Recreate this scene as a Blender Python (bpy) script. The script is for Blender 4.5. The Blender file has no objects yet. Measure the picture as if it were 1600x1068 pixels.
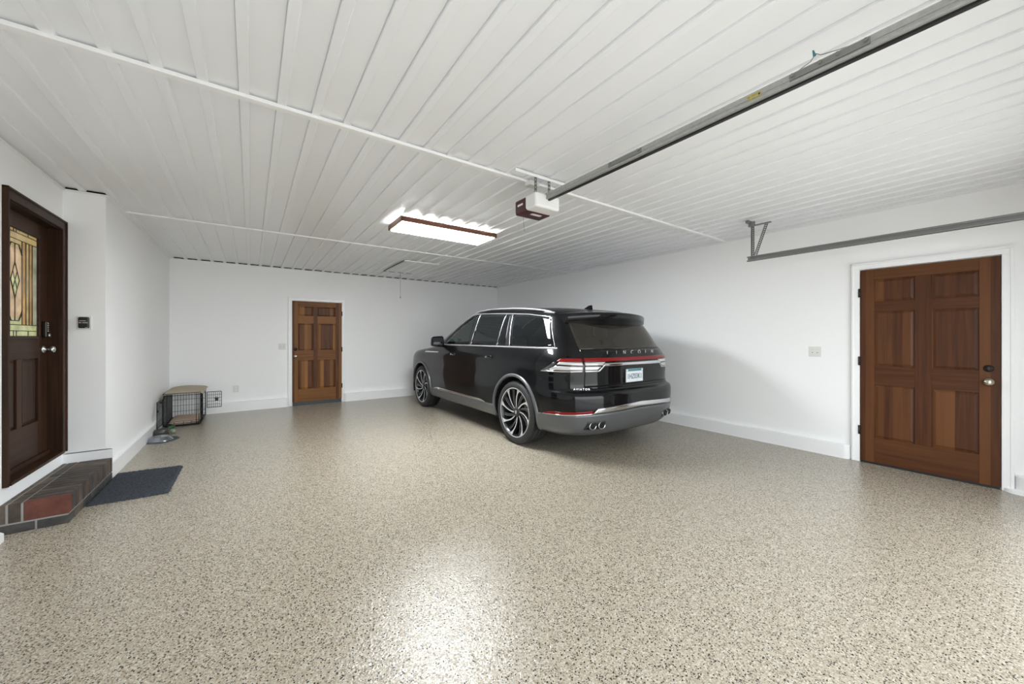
import bpy, bmesh, math, random
from mathutils import Vector, Matrix
random.seed(7)
C = bpy.context.scene.collection
PI = math.pi
R = math.radians

LAMP = 45.0; SKY = 2.6; SUN = 2.7; EXPO = 0.90      # lamp emission, sky strength, sun on the driveway, exposure

# ---------------------------------------------------------------- helpers
def B(): return bmesh.new()

def box(bm, lo, hi, mi=0, bev=0.0, seg=2, rot=None):
    """Axis aligned box (optionally rotated by a 4x4 matrix about its centre), bevelled."""
    cx, cy, cz = [(a+b)/2 for a, b in zip(lo, hi)]
    t = bmesh.new()
    bmesh.ops.create_cube(t, size=1.0)
    for v in t.verts:
        v.co = Vector((v.co.x*(hi[0]-lo[0]), v.co.y*(hi[1]-lo[1]), v.co.z*(hi[2]-lo[2])))
    if bev > 0:
        bmesh.ops.bevel(t, geom=t.edges[:], offset=bev, segments=seg, affect='EDGES', profile=0.5)
    M = Matrix.Translation((cx, cy, cz))
    if rot is not None: M = M @ rot
    merge(bm, t, M, mi)

def merge(bm, t, M=None, mi=None):
    vm = {}
    for v in t.verts: vm[v] = bm.verts.new((M @ v.co) if M is not None else v.co)
    for f in t.faces:
        try: nf = bm.faces.new([vm[v] for v in f.verts])
        except ValueError: continue
        nf.material_index = f.material_index if mi is None else mi
        nf.smooth = f.smooth
    t.free()

def cyl(bm, p, q, r, n=12, mi=0, r2=None, cap=True):
    p, q = Vector(p), Vector(q); d = q-p
    if d.length < 1e-9: return
    z = d.normalized(); x = z.orthogonal().normalized(); y = z.cross(x)
    r2 = r if r2 is None else r2
    a = [bm.verts.new(p+(x*math.cos(2*PI*i/n)+y*math.sin(2*PI*i/n))*r) for i in range(n)]
    b = [bm.verts.new(q+(x*math.cos(2*PI*i/n)+y*math.sin(2*PI*i/n))*r2) for i in range(n)]
    for i in range(n):
        f = bm.faces.new([a[i], a[(i+1) % n], b[(i+1) % n], b[i]]); f.material_index = mi; f.smooth = n > 6
    if cap:
        f = bm.faces.new(a[::-1]); f.material_index = mi
        f = bm.faces.new(b); f.material_index = mi

def tube(bm, pts, r, n=8, mi=0, closed=False, flat=1.0, up=None):
    """Tube along a polyline; flat squashes it along the second axis."""
    P = [Vector(p) for p in pts]; m = len(P); rings = []
    for i, p in enumerate(P):
        if closed: d = P[(i+1) % m]-P[i-1]
        else: d = P[min(i+1, m-1)]-P[max(i-1, 0)]
        d.normalize()
        u = Vector(up) if up else (Vector((0, 0, 1)) if abs(d.z) < .95 else Vector((1, 0, 0)))
        x = d.cross(u).normalized(); y = x.cross(d)
        rings.append([bm.verts.new(p+x*math.cos(2*PI*k/n)*r*flat+y*math.sin(2*PI*k/n)*r) for k in range(n)])
    for i in range(m if closed else m-1):
        a, b = rings[i], rings[(i+1) % m]
        for k in range(n):
            f = bm.faces.new([a[k], a[(k+1) % n], b[(k+1) % n], b[k]]); f.material_index = mi; f.smooth = True
    if not closed:
        bm.faces.new(rings[0][::-1]).material_index = mi; bm.faces.new(rings[-1]).material_index = mi

def lathe(bm, prof, M, n=32, mi=0, closed=False):
    """Profile [(radius, height), ...] turned about local z, placed by matrix M."""
    rings = []
    for r, h in prof:
        rings.append([bm.verts.new(M @ Vector((r*math.cos(2*PI*k/n), r*math.sin(2*PI*k/n), h))) for k in range(n)])
    m = len(rings)
    for i in range(m if closed else m-1):
        a, b = rings[i], rings[(i+1) % m]
        for k in range(n):
            f = bm.faces.new([a[k], a[(k+1) % n], b[(k+1) % n], b[k]]); f.material_index = mi; f.smooth = True

def prism(bm, poly, z0, z1, mi=0, M=None):
    """Polygon in x, y extruded from z0 to z1."""
    T = M or Matrix.Identity(4)
    a = [bm.verts.new(T @ Vector((x, y, z0))) for x, y in poly]; b = [bm.verts.new(T @ Vector((x, y, z1))) for x, y in poly]
    n = len(poly)
    bm.faces.new(a[::-1]).material_index = mi; bm.faces.new(b).material_index = mi
    for i in range(n): bm.faces.new([a[i], a[(i+1) % n], b[(i+1) % n], b[i]]).material_index = mi

def gridmesh(bm, rows, mi=0, smooth=True):
    V = [[bm.verts.new(p) for p in r] for r in rows]
    for i in range(len(V)-1):
        for j in range(len(V[0])-1):
            q = [V[i][j], V[i][j+1], V[i+1][j+1], V[i+1][j]]
            f = bm.faces.new(q); f.material_index = mi; f.smooth = smooth
    return V

def obj(name, bm, mats, parent=None, world=False, smooth=None, fix=True):
    """Link bm as ONE mesh object. world=True: vertices are in world space, the parent sits elsewhere."""
    if fix: bmesh.ops.recalc_face_normals(bm, faces=bm.faces[:])
    me = bpy.data.meshes.new(name); bm.to_mesh(me); bm.free()
    for m in (mats if isinstance(mats, (list, tuple)) else [mats]): me.materials.append(m)
    if smooth is not None:
        for p in me.polygons: p.use_smooth = smooth
    o = bpy.data.objects.new(name, me); C.objects.link(o)
    if parent is not None:
        o.parent = parent
        if world: o.matrix_parent_inverse = Matrix.Translation(parent.location).inverted() if parent.rotation_euler.z == 0 else parent.matrix_basis.inverted()
    return o

def tag(o, label, cat, group=None, kind=None):
    o['label'] = label; o['category'] = cat
    if group: o['group'] = group
    if kind: o['kind'] = kind
    return o

def thing(name, label, cat, loc=(0, 0, 0), rotz=0.0, group=None):
    o = bpy.data.objects.new(name, None); C.objects.link(o)
    o.location = loc; o.rotation_euler = (0, 0, rotz); o.empty_display_size = .1
    return tag(o, label, cat, group)

def struct(name, bm, m, label=None, cat=None, smooth=None, fix=True):
    o = obj(name, bm, m, smooth=smooth, fix=fix); o['kind'] = 'structure'
    if label: o['label'] = label
    if cat: o['category'] = cat
    return o

def dup(root, loc, rotz=None):
    r = root.copy(); C.objects.link(r); r.location = loc
    if rotz is not None: r.rotation_euler = (0, 0, rotz)
    for ch in list(root.children):
        c = ch.copy(); C.objects.link(c); c.parent = r
        for g in list(ch.children):
            d = g.copy(); C.objects.link(d); d.parent = c
    return r

def text_mesh(body, size, depth, spacing=1.0, align='CENTER'):
    cu = bpy.data.curves.new('lettering', 'FONT'); cu.body = body; cu.size = size; cu.extrude = depth
    cu.align_x = align; cu.align_y = 'CENTER'; cu.space_character = spacing
    o = bpy.data.objects.new('lettering_source', cu); C.objects.link(o)
    bpy.context.view_layer.update()
    me = bpy.data.meshes.new_from_object(o.evaluated_get(bpy.context.evaluated_depsgraph_get()))
    bpy.data.objects.remove(o); bpy.data.curves.remove(cu)
    bm = bmesh.new(); bm.from_mesh(me); bpy.data.meshes.remove(me)
    return bm

# ---------------------------------------------------------------- materials
def node_mat(name):
    m = bpy.data.materials.new(name); m.use_nodes = True
    nt = m.node_tree; return m, nt, nt.nodes['Principled BSDF']

def mat(name, col, rough=.5, metal=0.0, spec=.5, coat=0.0, bump=0.0, bscale=80.0, var=0.0, emit=None, estr=0.0, coatr=.03):
    m, nt, b = node_mat(name)
    c4 = (*col, 1)
    b.inputs['Base Color'].default_value = c4
    b.inputs['Roughness'].default_value = rough; b.inputs['Metallic'].default_value = metal
    b.inputs['Specular IOR Level'].default_value = spec
    b.inputs['Coat Weight'].default_value = coat; b.inputs['Coat Roughness'].default_value = coatr
    if emit: b.inputs['Emission Color'].default_value = (*emit, 1); b.inputs['Emission Strength'].default_value = estr
    if bump or var:
        tc = nt.nodes.new('ShaderNodeTexCoord'); nz = nt.nodes.new('ShaderNodeTexNoise')
        nz.inputs['Scale'].default_value = bscale; nz.inputs['Detail'].default_value = 3
        nt.links.new(tc.outputs['Object'], nz.inputs['Vector'])
        if bump:
            bp = nt.nodes.new('ShaderNodeBump'); bp.inputs['Strength'].default_value = bump; bp.inputs['Distance'].default_value = .003
            nt.links.new(nz.outputs['Fac'], bp.inputs['Height']); nt.links.new(bp.outputs['Normal'], b.inputs['Normal'])
        if var:
            rp = nt.nodes.new('ShaderNodeValToRGB')
            rp.color_ramp.elements[0].position = .3; rp.color_ramp.elements[1].position = .7
            rp.color_ramp.elements[0].color = (*[max(0, x*(1-var)) for x in col], 1); rp.color_ramp.elements[1].color = (*[min(1, x*(1+var)) for x in col], 1)
            nt.links.new(nz.outputs['Fac'], rp.inputs['Fac']); nt.links.new(rp.outputs['Color'], b.inputs['Base Color'])
    return m

def wood(name, dark, mid, light, axis='Z', stave=9.0, rough=.3, contrast=.5):
    """Grain stretched along an axis, boards of slightly different tone across it."""
    m, nt, b = node_mat(name); N, L = nt.nodes, nt.links
    tc = N.new('ShaderNodeTexCoord'); mp = N.new('ShaderNodeMapping')
    mp.inputs['Scale'].default_value = {'Z': (38, 38, 1.6), 'X': (1.6, 38, 38)}[axis]
    L.new(tc.outputs['Object'], mp.inputs['Vector'])
    nz = N.new('ShaderNodeTexNoise'); nz.inputs['Scale'].default_value = 1; nz.inputs['Detail'].default_value = 5; nz.inputs['Distortion'].default_value = .6
    L.new(mp.outputs['Vector'], nz.inputs['Vector'])
    r1 = N.new('ShaderNodeValToRGB'); e = r1.color_ramp.elements
    e[0].position = .3; e[0].color = (*dark, 1); e[1].position = .7; e[1].color = (*mid, 1)
    L.new(nz.outputs['Fac'], r1.inputs['Fac'])
    sx = N.new('ShaderNodeSeparateXYZ'); L.new(tc.outputs['Object'], sx.inputs['Vector'])
    nz2 = N.new('ShaderNodeTexNoise'); nz2.noise_dimensions = '2D'; nz2.inputs['Scale'].default_value = 2.0
    L.new(tc.outputs['Object'], nz2.inputs['Vector'])
    ad = N.new('ShaderNodeMath'); ad.operation = 'MULTIPLY_ADD'; ad.inputs[1].default_value = stave; ad.inputs[2].default_value = .37
    L.new(sx.outputs['X' if axis == 'Z' else 'Z'], ad.inputs[0])
    fl = N.new('ShaderNodeMath'); fl.operation = 'FLOOR'; L.new(ad.outputs[0], fl.inputs[0])
    oi = N.new('ShaderNodeObjectInfo')
    cb = N.new('ShaderNodeCombineXYZ'); L.new(fl.outputs[0], cb.inputs['X']); L.new(oi.outputs['Random'], cb.inputs['Y'])
    wn = N.new('ShaderNodeTexWhiteNoise'); wn.noise_dimensions = '2D'; L.new(cb.outputs[0], wn.inputs['Vector'])
    r2 = N.new('ShaderNodeValToRGB'); r2.color_ramp.elements[0].position = .55; r2.color_ramp.elements[1].position = .95
    r2.color_ramp.elements[0].color = (0, 0, 0, 1); r2.color_ramp.elements[1].color = (contrast,)*3+(1,)
    L.new(wn.outputs['Value'], r2.inputs['Fac'])
    mx = N.new('ShaderNodeMix'); mx.data_type = 'RGBA'; L.new(r2.outputs['Color'], mx.inputs[0])
    L.new(r1.outputs['Color'], mx.inputs[6]); mx.inputs[7].default_value = (*light, 1)
    L.new(mx.outputs[2], b.inputs['Base Color'])
    b.inputs['Roughness'].default_value = rough; b.inputs['Specular IOR Level'].default_value = .2
    return m

def floor_mat():
    """Beige flake epoxy: close-toned flakes, sparse black and white chips, orange-peel gloss."""
    m, nt, b = node_mat('flake_epoxy'); N, L = nt.nodes, nt.links
    tc = N.new('ShaderNodeTexCoord')
    def vor(scale, off):
        mp = N.new('ShaderNodeMapping'); mp.inputs['Location'].default_value = off; L.new(tc.outputs['Object'], mp.inputs['Vector'])
        nz_ = N.new('ShaderNodeTexNoise'); nz_.inputs['Scale'].default_value = scale*.9; nz_.inputs['Detail'].default_value = 1; L.new(mp.outputs[0], nz_.inputs['Vector'])
        ad = N.new('ShaderNodeMix'); ad.data_type = 'VECTOR'; ad.inputs[0].default_value = .010
        L.new(mp.outputs[0], ad.inputs[4]); L.new(nz_.outputs['Color'], ad.inputs[5])
        v = N.new('ShaderNodeTexVoronoi'); v.inputs['Scale'].default_value = scale; L.new(ad.outputs[1], v.inputs['Vector'])
        s = N.new('ShaderNodeSeparateColor'); L.new(v.outputs['Color'], s.inputs[0]); return v, s
    def ramp(cols, src):
        r = N.new('ShaderNodeValToRGB'); cr = r.color_ramp; cr.interpolation = 'CONSTANT'
        cr.elements[0].color = (*cols[0][1], 1); cr.elements[1].position = cols[1][0]; cr.elements[1].color = (*cols[1][1], 1)
        for p, c in cols[2:]:
            e = cr.elements.new(p); e.color = (*c, 1)
        L.new(src, r.inputs['Fac']); return r.outputs['Color']
    v1, s1 = vor(190, (0, 0, 0))
    col = ramp([(0, (.235, .195, .145)), (.16, (.335, .285, .215)), (.40, (.385, .335, .260)), (.70, (.425, .375, .30)), (.90, (.51, .47, .395))], s1.outputs[0])
    def chips(col, scale, off, share, size, c):
        v, s = vor(scale, off)
        a = N.new('ShaderNodeMath'); a.operation = 'LESS_THAN'; L.new(s.outputs[1], a.inputs[0]); a.inputs[1].default_value = share
        d = N.new('ShaderNodeMath'); d.operation = 'LESS_THAN'; L.new(v.outputs['Distance'], d.inputs[0]); d.inputs[1].default_value = size
        k = N.new('ShaderNodeMath'); k.operation = 'MULTIPLY'; L.new(a.outputs[0], k.inputs[0]); L.new(d.outputs[0], k.inputs[1])
        mx = N.new('ShaderNodeMix'); mx.data_type = 'RGBA'; L.new(k.outputs[0], mx.inputs[0]); L.new(col, mx.inputs[6]); mx.inputs[7].default_value = (*c, 1)
        return mx.outputs[2]
    col = chips(col, 120, (3.1, 1.7, 0), .20, .38, (.55, .51, .445))
    col = chips(col, 130, (7.7, 5.3, 0), .30, .36, (.13, .105, .08))
    col = chips(col, 105, (1.3, 9.1, 0), .34, .36, (.010, .010, .012))
    L.new(col, b.inputs['Base Color'])
    nz = N.new('ShaderNodeTexNoise'); nz.inputs['Scale'].default_value = 95; nz.inputs['Detail'].default_value = 2
    L.new(tc.outputs['Object'], nz.inputs['Vector'])
    bp = N.new('ShaderNodeBump'); bp.inputs['Strength'].default_value = FLOOR_BUMP; bp.inputs['Distance'].default_value = .006
    L.new(nz.outputs['Fac'], bp.inputs['Height']); L.new(bp.outputs['Normal'], b.inputs['Normal'])
    b.inputs['Roughness'].default_value = FLOOR_ROUGH; b.inputs['Specular IOR Level'].default_value = .45
    return m

def brick_mat(name, a, c):
    m, nt, b = node_mat(name); N, L = nt.nodes, nt.links
    tc = N.new('ShaderNodeTexCoord'); nz = N.new('ShaderNodeTexNoise'); nz.inputs['Scale'].default_value = 14; nz.inputs['Detail'].default_value = 6
    L.new(tc.outputs['Object'], nz.inputs['Vector'])
    r = N.new('ShaderNodeValToRGB'); r.color_ramp.elements[0].position = .35; r.color_ramp.elements[1].position = .65
    r.color_ramp.elements[0].color = (*a, 1); r.color_ramp.elements[1].color = (*c, 1)
    L.new(nz.outputs['Fac'], r.inputs['Fac']); L.new(r.outputs['Color'], b.inputs['Base Color'])
    bp = N.new('ShaderNodeBump'); bp.inputs['Strength'].default_value = .4; bp.inputs['Distance'].default_value = .01
    L.new(nz.outputs['Fac'], bp.inputs['Height']); L.new(bp.outputs['Normal'], b.inputs['Normal'])
    b.inputs['Roughness'].default_value = .6
    return m

def glass_mat(name, tint, clear, rough=.02, base=(.004, .005, .006)):
    """Dark tinted pane: part see-through, part dark body, glossy skin."""
    m, nt, b = node_mat(name); N, L = nt.nodes, nt.links
    b.inputs['Base Color'].default_value = (*base, 1); b.inputs['Roughness'].default_value = rough
    t = N.new('ShaderNodeBsdfTransparent'); t.inputs['Color'].default_value = (*tint, 1)
    mx = N.new('ShaderNodeMixShader'); mx.inputs[0].default_value = clear
    L.new(b.outputs[0], mx.inputs[1]); L.new(t.outputs[0], mx.inputs[2])
    L.new(mx.outputs[0], N['Material Output'].inputs['Surface'])
    return m

FLOOR_ROUGH = .14; FLOOR_BUMP = .42
WALL = mat('white_wall_paint', (.89, .89, .89), .55, bump=.12, bscale=160)
CEIL = mat('white_ribbed_panel', (.845, .855, .875), .34)
TRIMW = mat('white_gloss_trim', (.87, .87, .87), .3)
FLOOR = floor_mat()
CONC = mat('driveway_concrete', (.55, .53, .50), .8, bump=.2, bscale=40, var=.12)
WRED = wood('red_brown_wood', (.050, .017, .007), (.090, .032, .012), (.20, .080, .027), 'Z', 15, .42, .5)
WREDX = wood('red_brown_wood_rail', (.055, .018, .007), (.095, .034, .012), (.15, .06, .02), 'X', 5, .42, .4)
WAMB = wood('amber_brown_wood', (.060, .020, .006), (.13, .046, .013), (.34, .15, .040), 'Z', 18, .45, .75)
WAMBX = wood('amber_brown_wood_rail', (.12, .044, .012), (.22, .088, .024), (.26, .11, .03), 'X', 5, .45, .6)
WDARK = wood('dark_walnut_wood', (.018, .0075, .0035), (.046, .0195, .009), (.06, .026, .012), 'Z', 12, .45, .4)
WDARKX = wood('dark_walnut_rail', (.020, .008, .004), (.050, .021, .010), (.06, .026, .012), 'X', 5, .45, .4)
WFIX = wood('lamp_frame_wood', (.05, .019, .011), (.14, .058, .034), (.19, .085, .05), 'X', 11, .4, .5)
STEEL = mat('brushed_steel', (.55, .55, .54), .32, 1.0)
GALV = mat('galvanised_steel', (.40, .40, .39), .45, 0.35, bump=.05, bscale=60, var=.1)
GALVD = mat('dull_galvanised_steel', (.22, .22, .215), .5, .3)
BRASS = mat('aged_nickel', (.50, .45, .36), .25, 1.0)
BRONZE = mat('dark_bronze', (.05, .04, .035), .35, .8)
BLACKP = mat('black_plastic', (.012, .012, .013), .4)
RUBBER = mat('tyre_rubber', (.022, .022, .023), .62, bump=.1, bscale=200)
WHITEP = mat('white_plastic', (.80, .80, .79), .35)
OFFW = mat('switch_ivory', (.72, .71, .68), .4)
# ---------------------------------------------------------------- the room
XR, YB, XL, XE, YJ, ZC, YF = 5.27, 8.20, -1.09, -1.35, 4.94, 2.60, -.30
b = B(); box(b, (-1.7, YF-.12, -.12), (XR+.15, YB+.15, 0)); struct('floor', b, FLOOR, 'glossy beige flake epoxy garage floor', 'floor')
b = B(); box(b, (-9, -14, -.14), (13, YF-.12, -.02)); struct('driveway_floor', b, CONC, 'pale concrete driveway outside the open garage front', 'driveway')

# ribbed ceiling: flat strips with narrow ribs hanging 12 mm lower, running front to back
b = B(); per, x0 = .171, -.688-.171*5
pr = []
k = 0
while x0+k*per < XR+.3:
    xb = x0+k*per
    for dx, dz in ((-.0505, .015), (-.0503, .020), (-.0482, .020), (-.048, .002), (-.046, 0), (-.008, 0), (-.003, .004), (0, .015)):
        pr.append((xb+dx, ZC+dz))
    k += 1
ya, yb_ = YF-.1, YB+.1
lo_ = [(max(-1.7, min(XR+.15, x)), ya, z) for x, z in pr]; hi_ = [(x, yb_, z) for x, y, z in lo_]
gridmesh(b, [lo_, hi_], smooth=False)
top = [(-1.7, ya, ZC+.12), (XR+.15, ya, ZC+.12)], [(-1.7, yb_, ZC+.12), (XR+.15, yb_, ZC+.12)]
gridmesh(b, top, smooth=False)
struct('ceiling', b, CEIL, 'white ribbed metal panel ceiling', 'ceiling', fix=False)

b = B(); box(b, (-1.7, YB, 0), (XR+.15, YB+.12, ZC+.1)); struct('wall_back', b, WALL, 'white painted wall with the amber wooden door', 'wall')
b = B(); box(b, (XR, YF-.12, 0), (XR+.12, YB+.12, ZC+.1)); struct('wall_right', b, WALL, 'white painted wall beside the vehicle', 'wall')
b = B(); box(b, (XL-.1, YJ+.1, 0), (XL, YB+.05, ZC+.1)); struct('wall_left', b, WALL, 'white painted wall behind the wire crate', 'wall')
b = B(); box(b, (-1.7, YJ, 0), (XL, YJ+.1, ZC+.1)); struct('wall_left_return', b, WALL, 'short white wall return carrying the black control', 'wall')
# entry wall with the recessed doorway
DY0, DY1, DZ0, DZ1 = 3.99, 4.872, .30, 2.24
b = B(); XI = -1.62
box(b, (XI, YF-.12, 0), (XE, DY0, ZC+.1)); box(b, (XI, DY1, 0), (XE, YJ+.02, ZC+.1))
box(b, (XI, DY0, 0), (XE, DY1, DZ0)); box(b, (XI, DY0, DZ1), (XE, DY1, ZC+.1)); box(b, (XI-.04, DY0-.1, DZ0-.1), (XI, DY1+.1, DZ1+.1))
struct('wall_left_entry', b, WALL, 'white painted wall around the dark entry door', 'wall')
# front wall: header and side piers around the open vehicle doorway
b = B(); OX0, OX1, OZ = -.50, 4.49, 2.14
box(b, (-1.7, YF-.12, 0), (OX0, YF, ZC+.1)); box(b, (OX1, YF-.12, 0), (XR+.12, YF, ZC+.1)); box(b, (OX0, YF-.12, OZ), (OX1, YF, ZC+.1))
struct('wall_front', b, WALL, 'white front wall around the open garage doorway', 'wall')

# curbs along the walls; the ends beside doors are rounded in plan
def curb(name, pts, h, label):
    bb = B(); prism(bb, pts, 0, h)
    ed = [e for e in bb.edges if all(abs(v.co.z-h) < 1e-6 for v in e.verts)]
    bmesh.ops.bevel(bb, geom=ed, offset=.006, segments=2, affect='EDGES')
    return struct(name, bb, TRIMW, label, 'baseboard')
def rnd(cx, cy, r, a0, a1, n=7): return [(cx+r*math.cos(R(a0+(a1-a0)*i/n)), cy+r*math.sin(R(a0+(a1-a0)*i/n))) for i in range(n+1)]
t_ = .075
curb('baseboard_back_left', [(XL, YB), (XL, YB-t_)]+rnd(.60-t_, YB, t_, -90, 0), .17, 'white curb under the back wall left of the amber door')
curb('baseboard_back_right', rnd(1.535+t_, YB, t_, 180, 270)+[(XR, YB-t_), (XR, YB)], .17, 'white curb under the back wall right of the amber door')
t_ = .05
curb('baseboard_right_far', [(XR, YB), (XR-t_, YB)]+rnd(XR, 1.185+t_, t_, 180, 270), .15, 'white curb under the right wall behind the vehicle')
curb('baseboard_right_near', rnd(XR, .135-t_*1.6, t_*1.6, 90, 180)+[(XR-t_*1.6, YF), (XR, YF)], .15, 'white curb under the right wall at the near frame edge')
curb('trim_13', rnd(XR, .198-.085, .085, 90, 180)+[(XR-.085, .02), (XR, .02)], .032, 'low rounded white curb foot below the red brown door casing')
curb('baseboard_left', [(XL, YJ+.0), (XL+.045, YJ+.0), (XL+.045, YB), (XL, YB)], .15, 'white curb under the left wall by the crate')
curb('baseboard_left_return', [(XE, YJ), (XE, YJ-.012), (XL+.045, YJ-.012), (XL+.045, YJ)], .28, 'white curb under the short wall return')
curb('baseboard_left_entry', rnd(XE, 3.80, .06, 90, 0)+[(XE+.06, YF), (XE, YF)], .05, 'low white curb end beside the brick step')

# trims at the ceiling: joint strips and edge channels
def bar(name, lo, hi, label, m=TRIMW, bev=.003):
    bb = B(); box(bb, lo, hi, bev=bev); return struct(name, bb, m, label, 'trim')
bar('trim_1', (XE, 2.445, ZC-.017), (XR, 2.49, ZC+.004), 'nearer white strip crossing the ceiling above the opener')
bar('trim_2', (XL, 5.43, ZC-.012), (XR, 5.465, ZC+.004), 'farther white strip crossing the ceiling')
bar('trim_3', (XL, YB-.045, ZC-.010), (XR, YB, ZC-.002), 'white edge channel above the back wall', bev=.001)
bar('trim_4', (XL, YJ-.0, ZC-.010), (XL+.035, YB-.045, ZC-.002), 'white edge channel above the left wall', bev=.001)
bar('trim_5', (XE+.02, YJ-.040, ZC-.010), (XL+.035, YJ, ZC-.002), 'white edge channel above the short wall return', bev=.001)
bar('trim_6', (XR-.02, YF, ZC-.010), (XR, YB, ZC-.002), 'white edge channel above the right wall', bev=.001)
bar('trim_7', (XE, YF, ZC-.010), (XE+.02, YJ-.04, ZC-.002), 'white edge channel above the entry wall', bev=.001)

GAPSHADE = mat('gap_shade_black', (.012, .012, .012), .95, spec=.1)  # near-black colour for added strips that paint the shade in the ceiling gaps
bar('trim_11', (XL, YB-.030, ZC-.002), (XR, YB-.004, ZC+.02), 'dark strip standing in for shade in the ceiling gap above the back wall', GAPSHADE, 0)
bar('trim_12', (XE+.02, YJ-.030, ZC-.002), (XL+.03, YJ-.002, ZC+.02), 'dark strip standing in for shade in the ceiling gap above the short wall return', GAPSHADE, 0)

# ---------------------------------------------------------------- doors
def knob_bm(bm, M, s=1.0):
    lathe(bm, [(0, 0), (.033*s, 0), (.034*s, .004), (.030*s, .010), (.012*s, .014), (.011*s, .030), (.020*s, .036), (.029*s, .046), (.030*s, .056), (.024*s, .066), (.010*s, .070), (0, .0705)], M, 24)

def frontM(x, z, y=0.0):      # local z of the lathe points out of the door face (-y)
    return Matrix.Translation((x, y, z)) @ Matrix.Rotation(R(90), 4, 'X')

def raised(bm, x0, x1, z0, z1, d=.012, face=.0):
    """Raised panel: sloping margins up to a flat field; face = how far the field lies behind the frame."""
    m_ = .028
    def q(a, yy): return [(x0+a, yy, z0+a), (x1-a, yy, z0+a), (x1-a, yy, z1-a), (x0+a, yy, z1-a)]
    loops = [q(0, d), q(.008, d), (q(m_, face+.002)), q(m_+.004, face+.002)]
    V = [[bm.verts.new(p) for p in l] for l in loops]
    for i in range(len(V)-1):
        for k in range(4): bm.faces.new([V[i][k], V[i][(k+1) % 4], V[i+1][(k+1) % 4], V[i+1][k]])
    bm.faces.new(V[-1])

def six_panel(name, loc, rotz, W, H, cols, rows, mv, mh, label, knob, knobm, dead, hinge_x, hinge_z, z0=.02, mpanel=None):
    root = bpy.data.objects.new(name, None); C.objects.link(root); root.location = loc; root.rotation_euler = (0, 0, rotz)
    root['kind'] = 'structure'; tag(root, label, 'door')
    f = B(); D = .035
    (a0, a1), (c0, c1) = cols
    xs = [(0, a0), (c1, W)]
    for x_, y_ in xs: box(f, (x_, 0, z0), (y_, D, H), 0, .0015, 1)
    box(f, (a1, 0, rows[0][0]), (c0, D, rows[-1][1]), 0, .0015, 1)
    zz = [z0]+[v for r_ in rows for v in r_]+[H]
    for i in range(0, len(zz), 2): box(f, (a0, .0005, zz[i]), (c1, D, zz[i+1]), 1, .0015, 1)
    box(f, (.01, .018, z0+.01), (W-.01, D+.002, H-.01), 0)
    obj('door_frame', f, [mv, mh], root)
    for r_ in rows:
        for c_ in cols:
            p = B(); raised(p, c_[0], c_[1], r_[0], r_[1], .014, .004); obj('raised_panel', p, mpanel or mv, root)
    p = B(); knob_bm(p, frontM(*knob)); obj('door_knob', p, knobm, root)
    p = B(); lathe(p, [(0, 0), (.030, 0), (.031, .006), (.024, .014), (.016, .016), (.015, .022), (0, .023)], frontM(*dead), 20)
    box(p, (dead[0]-.006, -.034, dead[1]-.016), (dead[0]+.006, -.02, dead[1]+.016), 0, .003)
    obj('deadbolt', p, BRONZE, root)
    for z in hinge_z:
        p = B(); cyl(p, (hinge_x, -.006, z-.045), (hinge_x, -.006, z+.045), .007, 10); box(p, (hinge_x-.012, -.003, z-.045), (hinge_x+.012, .004, z+.045))
        obj('hinge', p, BRONZE, root)
    p = B(); box(p, (.004, .004, 0), (W-.004, D, z0+.002)); obj('door_sweep', p, BLACKP, root)
    return root

def casing(name, loc, rotz, W, H, label, m=TRIMW, w=.066, proj=.018):
    """Moulded casing: flat band with a raised outer bead, round three sides."""
    o = B()
    for (x0_, x1_, za, zb) in ((-w, -.004, 0, H+.004), (W+.004, W+w, 0, H+.004)):
        box(o, (x0_, -proj, za), (x1_, .02, zb), 0, .003)
    box(o, (-w, -proj, H+.004), (W+w, .02, H+w), 0, .003)
    bw = .017
    box(o, (-w-.004, -proj-.008, 0), (-w+bw, .0195, H+w-bw), 0, .004); box(o, (W+w-bw, -proj-.008, 0), (W+w+.004, .0195, H+w-bw), 0, .004)
    box(o, (-w-.004, -proj-.008, H+w-bw), (W+w+.004, .0195, H+w+.004), 0, .004)
    ob = struct(name, o, m, label, 'door casing'); ob.location = loc; ob.rotation_euler = (0, 0, rotz); return ob

# amber door in the back wall
bx, by = .645, YB-.014
six_panel('door_2', (bx, by-.022, 0), 0, .862, 1.995, ((.092, .355), (.425, .752)), ((.31, .862), (1.05, 1.572), (1.715, 1.90)), WAMB, WAMBX,
          'amber brown six panel wooden door in the back wall', (.052, .945), BRASS, (.050, 1.075), .865, (1.78, 1.06, .33), z0=.07)
casing('trim_8', (bx, by, 0), 0, .862, 2.0, 'white casing around the back wall door')
# red brown door in the right wall
ry = 1.103
six_panel('door_3', (XR-.034, ry, 0), R(-90), .895, 2.0, ((.108, .392), (.500, .780)), ((.272, .816), (1.008, 1.566), (1.666, 1.892)), WRED, WREDX,
          'large red brown six panel wooden door in the right wall', (.832, .915), BRASS, (.832, 1.032), -.004, (1.765, 1.055, .335))
casing('trim_9', (XR-.012, ry, 0), R(-90), .895, 2.005, 'white casing around the right wall door')

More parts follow.
